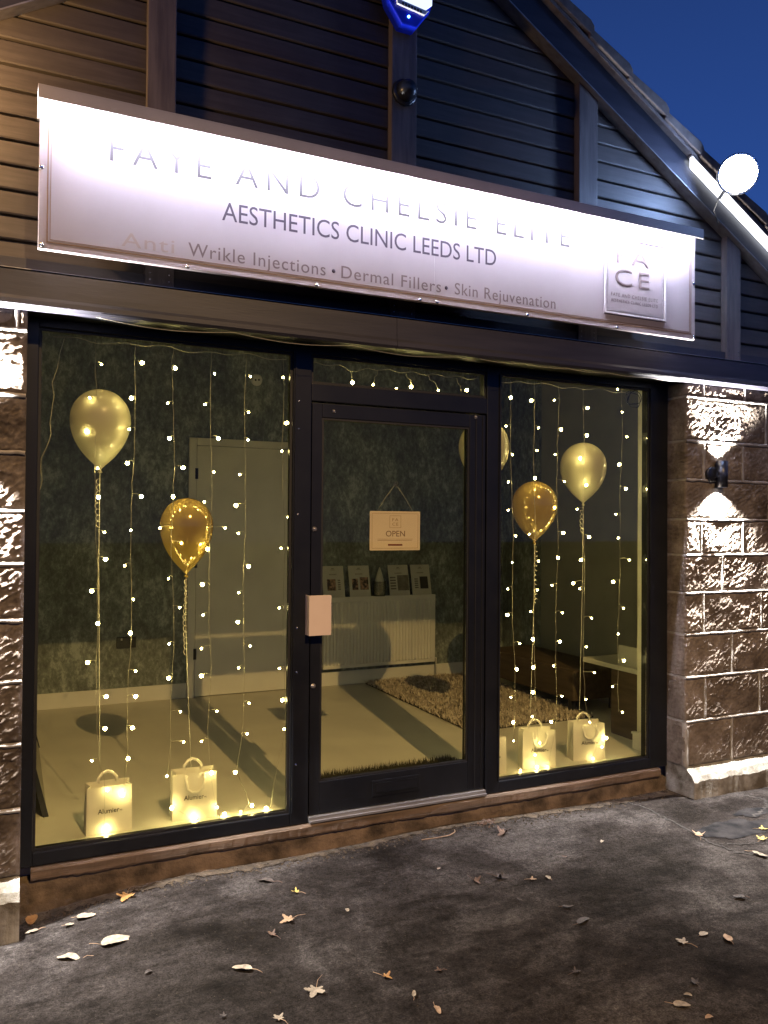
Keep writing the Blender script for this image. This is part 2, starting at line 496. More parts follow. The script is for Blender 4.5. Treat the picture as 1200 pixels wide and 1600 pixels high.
ribbon_on_ground('pavement_crack', [(3.30,-0.80),(3.40,-0.84),(3.55,-0.90),(3.75,-0.86)], 0.006, MT['crack'], lift=0.0035, jag=0.008, seed=5)
ribbon_on_ground('pavement_crack', [(4.05,-0.32),(4.12,-0.42),(4.02,-0.52),(3.80,-0.60)], 0.012, MT['crack'], lift=0.0035, jag=0.014, seed=15)

def stain(name, cx, cy_, rx, ry, mat, seed, lift=0.003):
    vs = [(cx, cy_, ground_z(cx, cy_)+lift)]
    N = 46
    for ring in (0.5, 1.0):
        for k in range(N):
            a = 2*math.pi*k/N
            q = 1 + 0.38*noise.noise(Vector((math.cos(a)*1.7, math.sin(a)*1.7, seed))) + 0.2*noise.noise(Vector((math.cos(a)*5, math.sin(a)*5, seed+3)))
            q = 1 + (q-1)*ring
            X = cx+rx*ring*q*math.cos(a); Y = cy_+ry*ring*q*math.sin(a)
            vs.append((X, Y, ground_z(X, Y)+lift))
    fs = [(0, 1+k, 1+(k+1) % N) for k in range(N)]
    fs += [(1+k, 1+N+k, 1+N+(k+1) % N, 1+(k+1) % N) for k in range(N)]
    m = MB(); m.add(vs, fs, True)
    return tag(m.build(name, mat, fix=False), kind='structure')
stain('damp_patch', 3.56, -0.69, 0.26, 0.11, MT['damp'], 4.2)
stain('damp_patch', 3.86, -0.55, 0.13, 0.055, MT['damp'], 9.7, 0.0036)
ribbon_on_ground('dirt_shade_strip', [(0.0,-0.07),(0.5,-0.06),(1.2,-0.06),(2.2,-0.05),(3.0,-0.07),(3.7,-0.10)], 0.055, MT['dirt'], lift=0.004, jag=0.014, steps=26, seed=8)  # brown dirt, its dark tone also standing in for fascia shade
# loose debris along the wall foot and on the paving: tiny clods, uncountable
mb = MB()
rnd = random.Random(11)
def clod(x, y, s):
    z = ground_z(x, y)
    a = rnd.random()*6.28
    pts = [(x+s*math.cos(a+k*2.09)*rnd.uniform(.6,1), y+s*math.sin(a+k*2.09)*rnd.uniform(.6,1), z+0.001) for k in range(3)]
    mb.add(pts+[(x, y, z+s*rnd.uniform(.5,.9))], [(0,1,3),(1,2,3),(2,0,3)])
for i in range(1500):
    clod(rnd.uniform(0.05, 3.7), -0.05-abs(rnd.gauss(0, 0.05)), rnd.uniform(0.003, 0.012))
for i in range(2600):
    clod(rnd.uniform(-0.1, 4.3), rnd.uniform(-2.1, -0.1), rnd.uniform(0.0012, 0.0042))
tag(mb.build('dirt_crumbs', MT['dirt'], fix=False), 'dark crumbs of dirt gathered along the foot of the shopfront', 'dirt', kind='stuff')

# ================================================================== STONE PIERS
def rock(p, seed):
    q = Vector((p[0]+seed, p[1], p[2]))
    # slanting chisel strokes, with little scarps, over a lumpy face
    s = Vector((q.x*0.80+q.z*0.60, q.y, (q.z*0.80-q.x*0.60)*2.1))
    a = noise.noise(Vector((s.x*30, s.y*30, s.z*30)))
    a2 = noise.noise(Vector((s.x*52+7, s.y*52, s.z*52)))
    b = noise.noise(q*7.5)
    c = noise.noise(q*95)
    d = noise.noise(q*3.1)
    k = 0.55 + 0.9*sst(-0.3, 0.4, d)      # some faces dressed flatter than others
    return k*(0.0048*sst(-0.12, 0.16, a) + 0.0032*sst(-0.10, 0.14, a2)) - 0.004 + 0.0085*b + 0.0022*c

def wrap_block(x0, x1, z0, z1, yf, left=False, res=0.0085, amp=1.0, seed=0.0, yb=-0.02, bulge=0.010, sideamp=0.45):
    """stone with a rough face; 'left' also wraps its face round the left return"""
    path = []
    if left:
        L = yf - yb
        nseg = max(2, int(abs(L)/0.012))
        path += [((x0, yb+(yf-yb)*i/nseg), (-1, 0), i/nseg) for i in range(nseg)]
        path.append(((x0, yf), (-0.7, -0.7), 1.0))
    else:
        path += [((x0, yf+0.05), (-1, 0), 0), ((x0, yf), (-0.7, -0.7), 1)]
    nf = max(4, int((x1-x0)/res))
    path += [((x0+(x1-x0)*i/nf, yf), (0, -1), None) for i in range(1, nf)]
    path += [((x1, yf), (0.7, -0.7), 1), ((x1, yf+0.05), (1, 0), 0)]
    nz = max(4, int((z1-z0)/res))
    zz = [z0+(z1-z0)*k/nz for k in range(nz+1)]
    vs = []; n_ = len(path)
    for z in zz:
        ez = min(z-z0, z1-z)
        for (x, y), (nx, ny), s in path:
            if s is None:
                ex = min(x-x0, x1-x) if not left else x1-x
                k = clamp(min(ez, ex)/0.018)
                k = k*(2-k)
                d = (bulge + rock((x, y, z), seed)*amp)*k - 0.003*(1-k)
            elif left and nx < 0:
                k = clamp(ez/0.02)
                d = (rock((x, y, z), seed)*sideamp + 0.002)*k
            else:
                d = 0.001
            vs.append((x+nx*d, y+ny*d, z))
    fs = []
    for k in range(nz):
        for i in range(n_-1):
            a = k*n_+i
            fs.append((a, a+1, a+n_+1, a+n_))
    # caps
    fs.append(tuple(reversed(range(n_))))
    fs.append(tuple(range(nz*n_, nz*n_+n_)))
    m = MB(); m.add(vs, fs, True)
    m.sm[-1] = False; m.sm[-2] = False
    return m

ROWS = [(0.03,0.298),(0.312,0.568),(0.582,0.832),(0.844,1.085),(1.099,1.320),(1.332,1.540),(1.553,1.785),(1.797,2.025),(2.040,2.298),(2.312,2.392)]
JR = [[4.11,4.62],[3.878,4.355,4.8],[4.109,4.6],[3.861,4.366,4.85],[4.024,4.55],[3.843,4.204,4.7],[4.44],[3.864,4.203,4.7],[4.412],[3.857,4.219,4.6]]
JL = [[-0.42,-0.85],[-0.24,-0.7],[-0.50],[-0.19,-0.66],[-0.47],[-0.22,-0.75],[-0.55],[-0.20,-0.6],[-0.48],[-0.03,-0.5]]

def wobble_strip(m, a, b, h, yf, horizontal, seed, depth=0.03):
    """pointing: a slightly wavy raised band between stones"""
    (x0, z0), (x1, z1) = a, b
    L = abs(x1-x0) if horizontal else abs(z1-z0)
    N = max(3, int(L/0.02))
    vs = []; fs = []
    for i in range(N+1):
        t = i/N
        x = x0+(x1-x0)*t; z = z0+(z1-z0)*t
        w1 = h*(0.5+0.35*noise.noise(Vector((x*19, z*19, seed)))) + 0.001
        w2 = h*(0.5+0.35*noise.noise(Vector((x*19+9, z*19, seed))))
        yy = yf - 0.004*noise.noise(Vector((x*23, z*23, seed+5)))
        if horizontal: q = [(x, yy+depth, z-w2-.002), (x, yy, z-w2), (x, yy-0.002, z+w1*.6), (x, yy+depth, z+w1+.002)]
        else: q = [(x-w2-.002, yy+depth, z), (x-w2, yy, z), (x+w1*.6, yy-0.001, z), (x+w1+.002, yy+depth, z)]
        vs += q
    for i in range(N):
        for k in range(3):
            fs.append((i*4+k, i*4+k+1, i*4+k+5, i*4+k+4))
    m.add(vs, fs, True)

def pier(loc, x0, x1, joints, left, label, seed):
    t = thing('stone_wall', loc, label, 'wall')
    core = MB()
    core.box(x0+0.012 if left else x0+.004, x1-0.004 if not left else x1, -0.171, 0.0 if left else -0.02, -0.3, 2.395)
    core.build('mortar_bed', MT['mortar'], t)
    pt = MB()
    for r_i, (z0, z1) in enumerate(ROWS):
        xs = sorted([x0, x1] + [j for j in joints[r_i] if x0+.03 < j < x1-.03])
        for k in range(len(xs)-1):
            a = xs[k] + (0.007 if k > 0 else 0.0)
            b = xs[k+1] - (0.007 if k < len(xs)-2 else 0.0)
            visible = (a < 4.5 and b > -0.16)
            wrap_block(a, b, z0, z1, -0.178, left=(left and k == 0), res=0.0058 if visible else 0.03,
                       seed=seed+r_i*3.7+k*1.9, amp=1.0 if r_i > 0 else 0.8).build('stone', MT['stone'], t)
            if k > 0: wobble_strip(pt, (xs[k], z0-.006), (xs[k], z1+.006), 0.017, -0.1885, False, seed+r_i)
        zt = z1+0.007
        if r_i < len(ROWS)-1:
            wobble_strip(pt, (x0+.002, zt), (x1-.002, zt), 0.019, -0.190, True, seed+r_i*2)
            if left:
                pt.box(x0-0.001, x0+0.012, -0.186, -0.03, zt-.007, zt+.007)
    if seed > 5:
        wobble_strip(pt, (x0+0.010, ROWS[0][0]), (x0+0.010, ROWS[0][1]), 0.022, -0.1905, False, seed+.5)
    pt.build('pointing', MT['mortar'], t, fix=False)
    # projecting foot, chamfered and chipped
    m = MB()
    N = 60; prof = [(-0.02, -0.28), (-0.253, -0.28), (-0.253, -0.045), (-0.232, -0.012), (-0.175, 0.028), (-0.02, 0.028)]
    xx0 = x0 + (0.003 if left else 0); xx1 = x1
    for i in range(N+1):
        x = xx0+(xx1-xx0)*i/N
        for (y, z) in prof:
            d = 0.008*noise.noise(Vector((x*9, y*20, z*20+seed))) + 0.006*noise.noise(Vector((x*31, y*31, z*31)))
            m.v.append((x, y+(d if y < -.1 else 0), z+(d if -0.1 < z < 0.02 else 0)))
    np_ = len(prof)
    for i in range(N):
        for k in range(np_-1):
            a = i*np_+k
            m.f.append((a, a+1, a+np_+1, a+np_)); m.sm.append(False)
    m.f.append(tuple(range(np_))); m.f.append(tuple(reversed(range(N*np_, N*np_+np_)))); m.sm += [False]*2
    m.build('foot_course', MT['ledge'], t)
    return t
pier((0,0,0), 3.715, 5.2, JR, True, 'rough sandstone pier with raised pointing right of the shopfront, under the wall lamp', 9.0)
pier((0,0,0), -1.2, 0.010, JL, False, 'rough sandstone pier along the left edge, brightly lit from out of frame', 2.0)

# ================================================================== UPPER FRONT: GABLE
AX = 1.78
def zlow(x): return 4.772 - 0.60*abs(x-AX)
gable = thing('timber_gable', (0,0,0), 'timber clad gable with vertical battens and tiled roof edge above the shopfront', 'gable')
z0 = 2.587; pitch = 0.1075
k = 0
while z0 < 4.86:
    z1 = z0+pitch
    def lim(z): return max(0.02, (4.87-z)/0.60)
    a0, b0 = AX-lim(z0), AX+lim(z0); a1, b1 = AX-lim(z1), AX+lim(z1)
    m = MB()
    zg = z0+0.013
    ag, bg_ = AX-lim(zg), AX+lim(zg)
    # leaning board face, rounded nose at its foot, recessed groove below
    q = [(-0.1005, z0-.0008), (-0.077, z0), (-0.077, zg-.002), (-0.1005, zg), (-0.104, zg+.006), (-0.1005, z1-.001)]
    vs = []
    for (y, z) in q:
        vs += [(AX-lim(z), y, z), (AX+lim(z), y, z)]
    m.add(vs, [(2*i, 2*i+1, 2*i+3, 2*i+2) for i in range(5)])
    vs2 = [(a0,-0.07,z0),(b0,-0.07,z0),(a1,-0.07,z1),(b1,-0.07,z1)]
    m.add(vs2, [(1,0,2,3)])
    m.build('cladding_board', MT['clad'], gable, fix=False)
    z0 = z1; k += 1
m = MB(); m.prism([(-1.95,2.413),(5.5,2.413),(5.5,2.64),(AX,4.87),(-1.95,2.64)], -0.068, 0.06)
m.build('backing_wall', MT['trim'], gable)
for xb, w in ((-0.62,0.125),(0.555,0.128),(1.785,0.145),(2.985,0.135),(4.163,0.125)):
    m = MB()
    ztop = zlow(xb)+0.08
    m.box(xb-w/2, xb+w/2, -0.147, -0.098, 2.556, ztop)
    b_ = m.build('batten', MT['batten'], gable, bevel=0.004)
    for dx in (-w/2+.022, w/2-.022):
        for dz in (2.60, 2.63):
            s = MB(); s.lathe([(0.0001,0.0015),(0.0035,0.0012),(0.004,0)], 8, (xb+dx, -0.1472, dz), 'y')
            s.build('screw', MT['chrome'], b_)
# upper flat board, fascia with rounded foot, painted ledge highlight
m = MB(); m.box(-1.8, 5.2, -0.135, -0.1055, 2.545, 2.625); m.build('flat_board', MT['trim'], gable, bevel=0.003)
m = MB()
prof = [(-0.205,2.551),(-0.222,2.546),(-0.224,2.44),(-0.231,2.425),(-0.231,2.405),(-0.222,2.392),(-0.19,2.389),(-0.19,2.40),(-0.137,2.40),(-0.137,2.551)]
def extr(m, prof, xa, xb):
    n_ = len(prof)
    vs = [(xa,y,z) for y,z in prof]+[(xb,y,z) for y,z in prof]
    fs = [(i, (i+1)%n_, (i+1)%n_+n_, i+n_) for i in range(n_)]+[tuple(reversed(range(n_))), tuple(range(n_,2*n_))]
    m.add(vs, fs)
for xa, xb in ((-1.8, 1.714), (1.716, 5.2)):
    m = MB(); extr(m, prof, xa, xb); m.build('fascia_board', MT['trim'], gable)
m = MB(); m.box(-1.8, 5.2, -0.2245, -0.1365, 2.552, 2.5545); m.build('ledge_highlight', MT['silver'], gable)  # silver strip stands in for the highlight along the fascia ledge
m = MB(); m.box(-1.8, 5.2, -0.189, 0.0, 2.401, 2.412); m.build('soffit_board', MT['frame'], gable)
# barge boards, highlight bead and eave lining, both slopes
for sgn in (-1, 1):
    def P(s, h): return (AX+sgn*s*0.857, 4.772-0.60*0.857*s+h)
    L = 4.3
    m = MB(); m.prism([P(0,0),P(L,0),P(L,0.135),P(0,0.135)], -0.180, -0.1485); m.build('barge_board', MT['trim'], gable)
    m = MB(); m.prism([P(0,0.137),P(L,0.137),P(L,0.195),P(0,0.195)], -0.172, -0.10); m.build('verge_packing', MT['blackplastic'], gable)
    m = MB(); m.prism([P(0,-0.008),P(L,-0.008),P(L,-0.0005),P(0,-0.0005)], -0.183, -0.106); m.build('barge_highlight', MT['silver'], gable)  # silvered bead stands in for the highlight on the barge's lower edge
    m = MB(); m.prism([P(0,0.197),P(L,0.197),P(L,0.222),P(0,0.222)], -0.212, 3.4); m.build('roof_deck', MT['tile'], gable)
    th = math.atan(0.60)
    TL = 0.335
    for i in range(13):
        s0, s1 = i*TL*math.cos(th)/0.857, (i+1)*TL*math.cos(th)/0.857+0.035
        m = MB()
        j = random.uniform(-.006, .006)
        m.prism([P(s0,0.225),P(s1,0.244+j),P(s1,0.305+j),P(s1-.03,0.322+j),P(s0,0.280)], -0.225+random.uniform(-.007,.007), 0.0)
        m.build('roof_tile', MT['tile'], gable, bevel=0.006)

# ================================================================== SIGN
sign = thing('shop_sign', (0.043, -0.335, 2.612), 'long illuminated shop sign board with clinic name and services above the door', 'sign')
SX, SY, SZ = 0.043, -0.335, 2.612
def sb(m, x0, x1, y0, y1, z0, z1): return m.box(x0-SX, x1-SX, y0-SY, y1-SY, z0-SZ, z1-SZ)
sb(MB(), 0.043, 3.628, -0.335, -0.312, 2.612, 3.232).build('sign_panel', MT['signface'], sign, bevel=0.002)
for x in (0.3, 1.2, 2.4, 3.4): sb(MB(), x, x+.04, -0.311, -0.150, 2.66, 3.20).build('mounting_rail', MT['silver'], sign)
m = MB(); sb(m, 0.034, 3.602, -0.425, -0.300, 3.2325, 3.238); sb(m, 0.034, 3.602, -0.425, -0.420, 3.183, 3.2320)
m.build('top_cap', MT['signcap'], sign)
m = MB(); sb(m, 0.036, 0.0425, -0.34, -0.20, 3.19, 3.258); m.build('end_flashing', MT['signcap'], sign)
m = MB(); sb(m, 0.10, 3.56, -0.4194, -0.4144, 3.2165, 3.2235); m.build('strip_lamp', MT['signlamp'], sign)
m = MB(); sb(m, 0.09, 3.57, -0.4198, -0.4098, 3.2240, 3.2320); m.build('strip_lamp_channel', MT['silver'], sign)
# printed double border
m = MB()
def rect_border(m, x0, x1, z0, z1, w, y0, y1):
    sb(m, x0, x1, y0, y1, z0, z0+w); sb(m, x0, x1, y0, y1, z1-w, z1)
    sb(m, x0, x0+w, y0, y1, z0+w, z1-w); sb(m, x1-w, x1, y0, y1, z0+w, z1-w)
rect_border(m, 0.074, 3.598, 2.640, 3.195, 0.0045, -0.3362, -0.3352)
rect_border(m, 0.086, 3.586, 2.652, 3.183, 0.0025, -0.3362, -0.3352)
m.build('border_line', MT['goldline'], sign)
m = MB(); sb(m, 1.866, 1.8675, -0.3358, -0.3352, 2.615, 3.19); m.build('panel_seam', MT['silver'], sign)

def text_mesh(body, thin=0.0, spacing=1.0, extrude=0.004):
    cu = bpy.data.curves.new('t', 'FONT')
    cu.body = body
    cu.size = 1.0
    cu.offset = thin
    cu.space_character = spacing
    cu.extrude = extrude
    cu.resolution_u = 4
    ob = bpy.data.objects.new('t', cu)
    COL.objects.link(ob)
    dg = bpy.context.evaluated_depsgraph_get()
    me = bpy.data.meshes.new_from_object(ob.evaluated_get(dg))
    bpy.data.objects.remove(ob)
    bpy.data.curves.remove(cu)
    return me
def put_text(name, body, x0, x1, zb, h, y, mat, parent, thin=0.0, spacing=1.0, depth=0.002, cap='H'):
    """lettering fitted between x0 and x1 on baseline zb, cap height h, facing the street (local space)"""
    me = text_mesh(body, thin, spacing)
    ref = text_mesh(cap, thin)
    ch = max(v.co.y for v in ref.vertices)
    bpy.data.meshes.remove(ref)
    xs = [v.co.x for v in me.vertices]
    a, b = min(xs), max(xs)
    for v in me.vertices:
        X = x0 + (v.co.x-a)/(b-a)*(x1-x0)
        Z = zb + v.co.y*h/ch
        Y = y - depth if v.co.z > 0 else y
        v.co = (X, Y, Z)
    me.materials.clear(); me.materials.append(mat)
    me.name = name
    if h < 0.03:                     # small print: too fine to pick apart letter by letter
        o = bpy.data.objects.new(name, me)
        COL.objects.link(o); o.parent = parent
        return tag(o, kind='stuff')
    # one mesh per letter: connected islands, joined again where they overlap sideways (i, j)
    nv = len(me.vertices); root = list(range(nv))
    def find(i):
        while root[i] != i:
            root[i] = root[root[i]]; i = root[i]
        return i
    for e_ in me.edges:
        a_, b_ = find(e_.vertices[0]), find(e_.vertices[1])
        if a_ != b_: root[a_] = b_
    isl = {}
    for i in range(nv): isl.setdefault(find(i), []).append(i)
    sets = sorted(([min(me.vertices[i].co.x for i in g), max(me.vertices[i].co.x for i in g), g] for g in isl.values()), key=lambda q: q[0])
    groups = []
    for a_, b_, g in sets:
        if groups and a_ < groups[-1][1] - 0.0002: groups[-1][1] = max(groups[-1][1], b_); groups[-1][2] += g
        else: groups.append([a_, b_, list(g)])
    for a_, b_, g in groups:
        gs = {v: k for k, v in enumerate(g)}
        m2 = bpy.data.meshes.new('letter')
        m2.from_pydata([tuple(me.vertices[i].co) for i in g], [], [tuple(gs[i] for i in p.vertices) for p in me.polygons if p.vertices[0] in gs])
        m2.materials.append(mat)
        o = bpy.data.objects.new('letter', m2)
        COL.objects.link(o); o.parent = parent
def st(body, x0, x1, zb, h, mat, thin, sp, depth=0.0012):
    return put_text('lettering', body, x0-SX, x1-SX, zb-SZ, h, -0.0004, mat, sign, thin, sp, depth)
st('FAYE AND CHELSIE ELITE', 0.315, 2.705, 3.022, 0.108, MT['letter'], -0.007, 1.35, 0.0008)
st('AESTHETICS CLINIC LEEDS LTD', 0.792, 2.231, 2.852, 0.082, MT['letter2'], 0.0, 1.0, 0.0005)
st('Anti', 0.366, 0.585, 2.671, 0.058, MT['letterfaint'], 0.0, 1.1, 0.0005)
st('Wrikle Injections', 0.645, 1.285, 2.671, 0.058, MT['letter3'], 0.0, 1.1, 0.0005)
st('Dermal Fillers', 1.365, 1.905, 2.672, 0.058, MT['letter3'], 0.0, 1.1, 0.0005)
st('Skin Rejuvenation', 1.985, 2.612, 2.674, 0.058, MT['letter3'], 0.0, 1.1, 0.0005)
for xx in (1.326, 1.936):
    m = MB(); m.lathe([(0.0001,0.0022),(0.009,0.0018),(0.0095,0.0)], 14, (xx-SX, -0.0003, 2.699-SZ), 'y'); m.build('bullet_dot', MT['letter2'], sign)
# raised logo square
m = MB(); sb(m, 2.952, 3.388, -0.3375, -0.3355, 2.700, 3.128); m.build('logo_plate', MT['signface'], sign, bevel=0.0008)
m = MB(); rect_border(m, 2.944, 3.396, 2.692, 3.136, 0.012, -0.343, -0.3355); m.build('logo_frame', MT['signcap'], sign, bevel=0.002)
m = MB(); rect_border(m, 2.966, 3.374, 2.714, 3.114, 0.003, -0.3385, -0.3378); m.build('logo_inner_line', MT['silver'], sign)
def lt(body, x0, x1, zb, h, mat, thin, depth, y=-0.0035):
    return put_text('logo_lettering', body, x0-SX, x1-SX, zb-SZ, h, y, mat, sign, thin, 1.25, depth)
lt('FA', 3.030, 3.270, 2.985, 0.092, MT['letter3'], -0.006, 0.0012)
lt('CE', 3.022, 3.270, 2.862, 0.092, MT['letter3'], -0.006, 0.0012)
lt('FAYE AND CHELSIE ELITE', 2.992, 3.335, 2.796, 0.020, MT['letter3'], 0.0, 0.0006)
lt('AESTHETICS CLINIC LEEDS LTD', 2.992, 3.335, 2.764, 0.018, MT['letter3'], 0.0, 0.0006)
for (x, z) in ((0.052,2.944),(0.056,2.628),(0.642,2.622),(1.242,2.621),(1.786,2.621),(1.883,2.621),(2.429,2.621),(3.037,2.621),(3.617,2.625),(3.617,2.944)):
    m = MB(); m.lathe([(0.0001,0.006),(0.005,0.0055),(0.009,0.003),(0.010,0.0)], 14, (x-SX, -0.0003, z-SZ), 'y'); m.build('screw_cap', MT['chrome'], sign)

# ================================================================== THINGS FIXED ON THE GABLE
t = thing('alarm_box', (1.764, -0.168, 4.04), 'blue and white alarm bell box with blue pilot light on the centre batten', 'alarm box')
def shield(m, w, h, y0, y1, inset=0.0):
    pts = [(-w/2*.30, 0.0+inset),(w/2*.30, 0.0+inset),(w/2*.82, .10),(w/2-inset, .20),(w/2-inset, h-inset),(-w/2+inset, h-inset),(-w/2+inset, .20),(-w/2*.82, .10)]
    return m.prism(pts, y0, y1)
shield(MB(), 0.285, 0.36, -0.075, 0.0).build('case', MT['blueplastic'], t, bevel=0.008)
m = MB(); m.prism([(-.075,.115),(.085,.098),(.125,.135),(.125,.34),(-.115,.34),(-.115,.15)], -0.084, -0.076); m.build('glare_cover', MT['alarmglare'], t, bevel=0.003)
m = MB(); m.prism([(-.075,.088),(.080,.070),(.105,.098),(.08,.097),(-.078,.114)], -0.088, -0.076); m.build('name_band', MT['whiteplastic'], t, bevel=0.002)
m = MB()
for i in range(7): m.box(-.05+i*.017, -.04+i*.017, -.0895, -.0882, .088-i*.0022, .101-i*.0022)
m.build('print_mark', MT['print'], t)
m = MB(); m.lathe([(0.0001,.007),(.0055,.005),(.0065,0)], 12, (-.006,-.0752,.045), 'y'); m.build('pilot_light', MT['blueled'], t)
t = thing('security_camera', (1.772, -0.168, 3.733), 'black dome security camera on the centre batten above the sign', 'camera')
m = MB(); m.lathe([(0.0001,.022),(.05,.022),(.066,.018),(.070,0)], 24, (0,0,0), 'y'); m.build('base_ring', MT['blackplastic'], t)
m = MB(); m.lathe([(0.0001,.085),(.02,.082),(.04,.068),(.052,.045),(.055,.0225)], 24, (0,0,0), 'y'); m.build('dome', MT['blackplastic'], t)
m = MB(); m.lathe([(0.0001,.012),(.006,.010),(.007,0)], 10, (0.045,-.045,.008), 'y'); m.build('sensor', MT['silver'], t)

# floodlight on the verge
t = thing('floodlight', (3.905, -0.40, 3.63), 'glaring floodlight mounted on the roof verge at the upper right', 'floodlight')
Rf = Matrix.Rotation(rad(-42), 4, 'Z') @ Matrix.Rotation(rad(18), 4, 'X')
def rotm(m, R_):
    m.v = [tuple(R_ @ Vector(v)) for v in m.v]; return m
m = MB(); m.lathe([(.0001,.035),(.112,.035),(.118,.030),(.118,.0),(.100,-.03),(.06,-.05),(.0001,-.05)], 28, (0,0,0), 'y'); rotm(m, Rf).build('housing', MT['blackplastic'], t)
m = MB(); m.lathe([(.0001,.060),(.045,.054),(.080,.038),(.102,.014),(.106,.0)], 28, (0,-.036,0), 'y'); rotm(m, Rf).build('lit_dome', MT['floodlamp'], t)
m = MB()
for i in range(5): m.box(-.06+i*.03, -.054+i*.03, .046, .066, -.05, .05)
rotm(m, Rf).build('cooling_fin', MT['blackplastic'], t)
m = MB(); m.tube([(0,.03,0),(.02,.10,-.04),(.03,.165,-.08)], .011, 8); m.build('bracket', MT['blackplastic'], t)
m = MB(); m.tube([(.0,.05,-.02),(-.03,.11,-.10),(-.01,.17,-.16),(.06,.20,-.22)], .004, 6); m.build('cable', MT['cable'], t)
t = thing('verge_strip', (3.74, -0.20, 3.72), 'bright white strip running down under the right roof tiles', 'lamp')
def Q(x, h): return (x-3.74, 4.772-0.60*(x-AX)+h-3.72)
m = MB(); m.prism([Q(3.74,.125),Q(5.3,.125),Q(5.3,.188),Q(3.74,.188)], -0.008, 0.014); m.build('tube', MT['vergestrip'], t)
m = MB(); m.prism([Q(3.73,.189),Q(5.3,.189),Q(5.3,.195),Q(3.73,.195)], -0.010, 0.024); m.build('channel', MT['silver'], t)

# wall lamps (up and down)
def wall_lamp(x, label):
    t = thing('wall_lamp', (x, -0.19, 1.83), label, 'wall lamp')
    m = MB(); m.lathe([(0.0001,.016),(.043,.016),(.047,.013),(.047,-.004)], 24, (-.052,-.0,0.0), 'y'); m.build('mounting_disc', MT['blackplastic'], t)
    m = MB(); m.box(-.05,-.02,-.040,-.010,-.022,.022); m.build('arm', MT['blackplastic'], t, bevel=0.004)
    o = (0.0,-.038,0)
    m = MB(); m.lathe([(.029,-.082),(.034,-.082),(.0345,.082),(.029,.082),(.029,.068),(.0001,.068)], 24, o)
    m.f.pop(); m.sm.pop(); m.f.pop(); m.sm.pop()
    m.lathe([(.0001,-.068),(.029,-.068),(.029,-.082)], 24, o); m.f.pop(); m.sm.pop(); m.f.pop(); m.sm.pop()
    m.build('cylinder_body', MT['blackplastic'], t, fix=False)
    for z in (-.0785, .0745):
        m = MB(); m.lathe([(.0001,z),(.0275,z),(.0275,z+.004),(.0001,z+.004)], 20, o); m.build('lens', MT['lens'], t)
    for sgn in (-1, 1):
        l = add_light('wall_lamp_beam', 'SPOT', (x, -0.229, 1.83+sgn*0.086), WALL_W, WALL_C, spot_size=rad(116), spot_blend=0.8, shadow_soft_size=0.012)
        l.rotation_euler = (0, 0, 0) if sgn < 0 else (math.pi, 0, 0)
wall_lamp(3.972, 'black cylinder up and down wall lamp on the right stone pier')
wall_lamp(-0.20, 'black cylinder wall lamp on the left stone pier, beyond the left edge')

# ================================================================== SHOPFRONT
sf = thing('shopfront', (0,0,0), 'anthracite framed glazed shopfront with two tall windows either side of the door', 'shopfront')
FY0, FY1 = -0.035, 0.045
def fm(x0, x1, z0, z1, name='frame_bar', y0=FY0, y1=FY1, mat='frame', bevel=0.004, par=None):
    return MB().box(x0, x1, y0, y1, z0, z1).build(name, MT[mat], par or sf, bevel=bevel)
fm(0.006, 0.060, 0.0, 2.400); fm(3.573, 3.7135, 0.0, 2.400)
fm(1.233, 1.330, 0.0, 2.400); fm(2.372, 2.463, 0.0, 2.400)
fm(0.0605, 1.2325, 0.0, 0.060); fm(2.4635, 3.5725, 0.0, 0.060)
fm(0.0605, 1.2325, 2.360, 2.400); fm(2.4635, 3.5725, 2.360, 2.400); fm(1.3305, 2.3715, 2.360, 2.400)
fm(1.3305, 2.3715, 2.125, 2.215)
# glazing beads and panes
def beads(x0, x1, z0, z1, y=-0.022):
    m = MB(); w = 0.012
    m.box(x0,x1,y,y+.006,z0,z0+w); m.box(x0,x1,y,y+.006,z1-w,z1)
    m.box(x0,x0+w,y,y+.006,z0+w,z1-w); m.box(x1-w,x1,y,y+.006,z0+w,z1-w)
    m.build('glazing_bead', MT['gasket'], sf)
    MB().box(x0+.001,x1-.001,-0.003,0.003,z0+.001,z1-.001).build('glass_pane', MT['glass'], sf)
beads(0.0605, 1.2325, 0.0605, 2.3595); beads(2.4635, 3.5725, 0.0605, 2.3595); beads(1.3305, 2.3715, 2.2155, 2.3595)
# small screw heads on the left mullion, as bright specks
for z in (1.55, 1.98, 2.12, 0.30, 0.98, 0.76):
    m = MB(); m.lathe([(.0001,.003),(.005,.002),(.006,0)], 10, (1.262, FY0-.0002, z), 'y'); m.build('screw_cap', MT['chrome'], sf)
# inner slim upright of the mullion profile
fm(1.240, 1.250, 0.062, 2.358, 'mullion_rib', -0.043, -0.0355, bevel=0.002)
fm(2.452, 2.460, 0.062, 2.358, 'mullion_rib', -0.043, -0.0355, bevel=0.002)
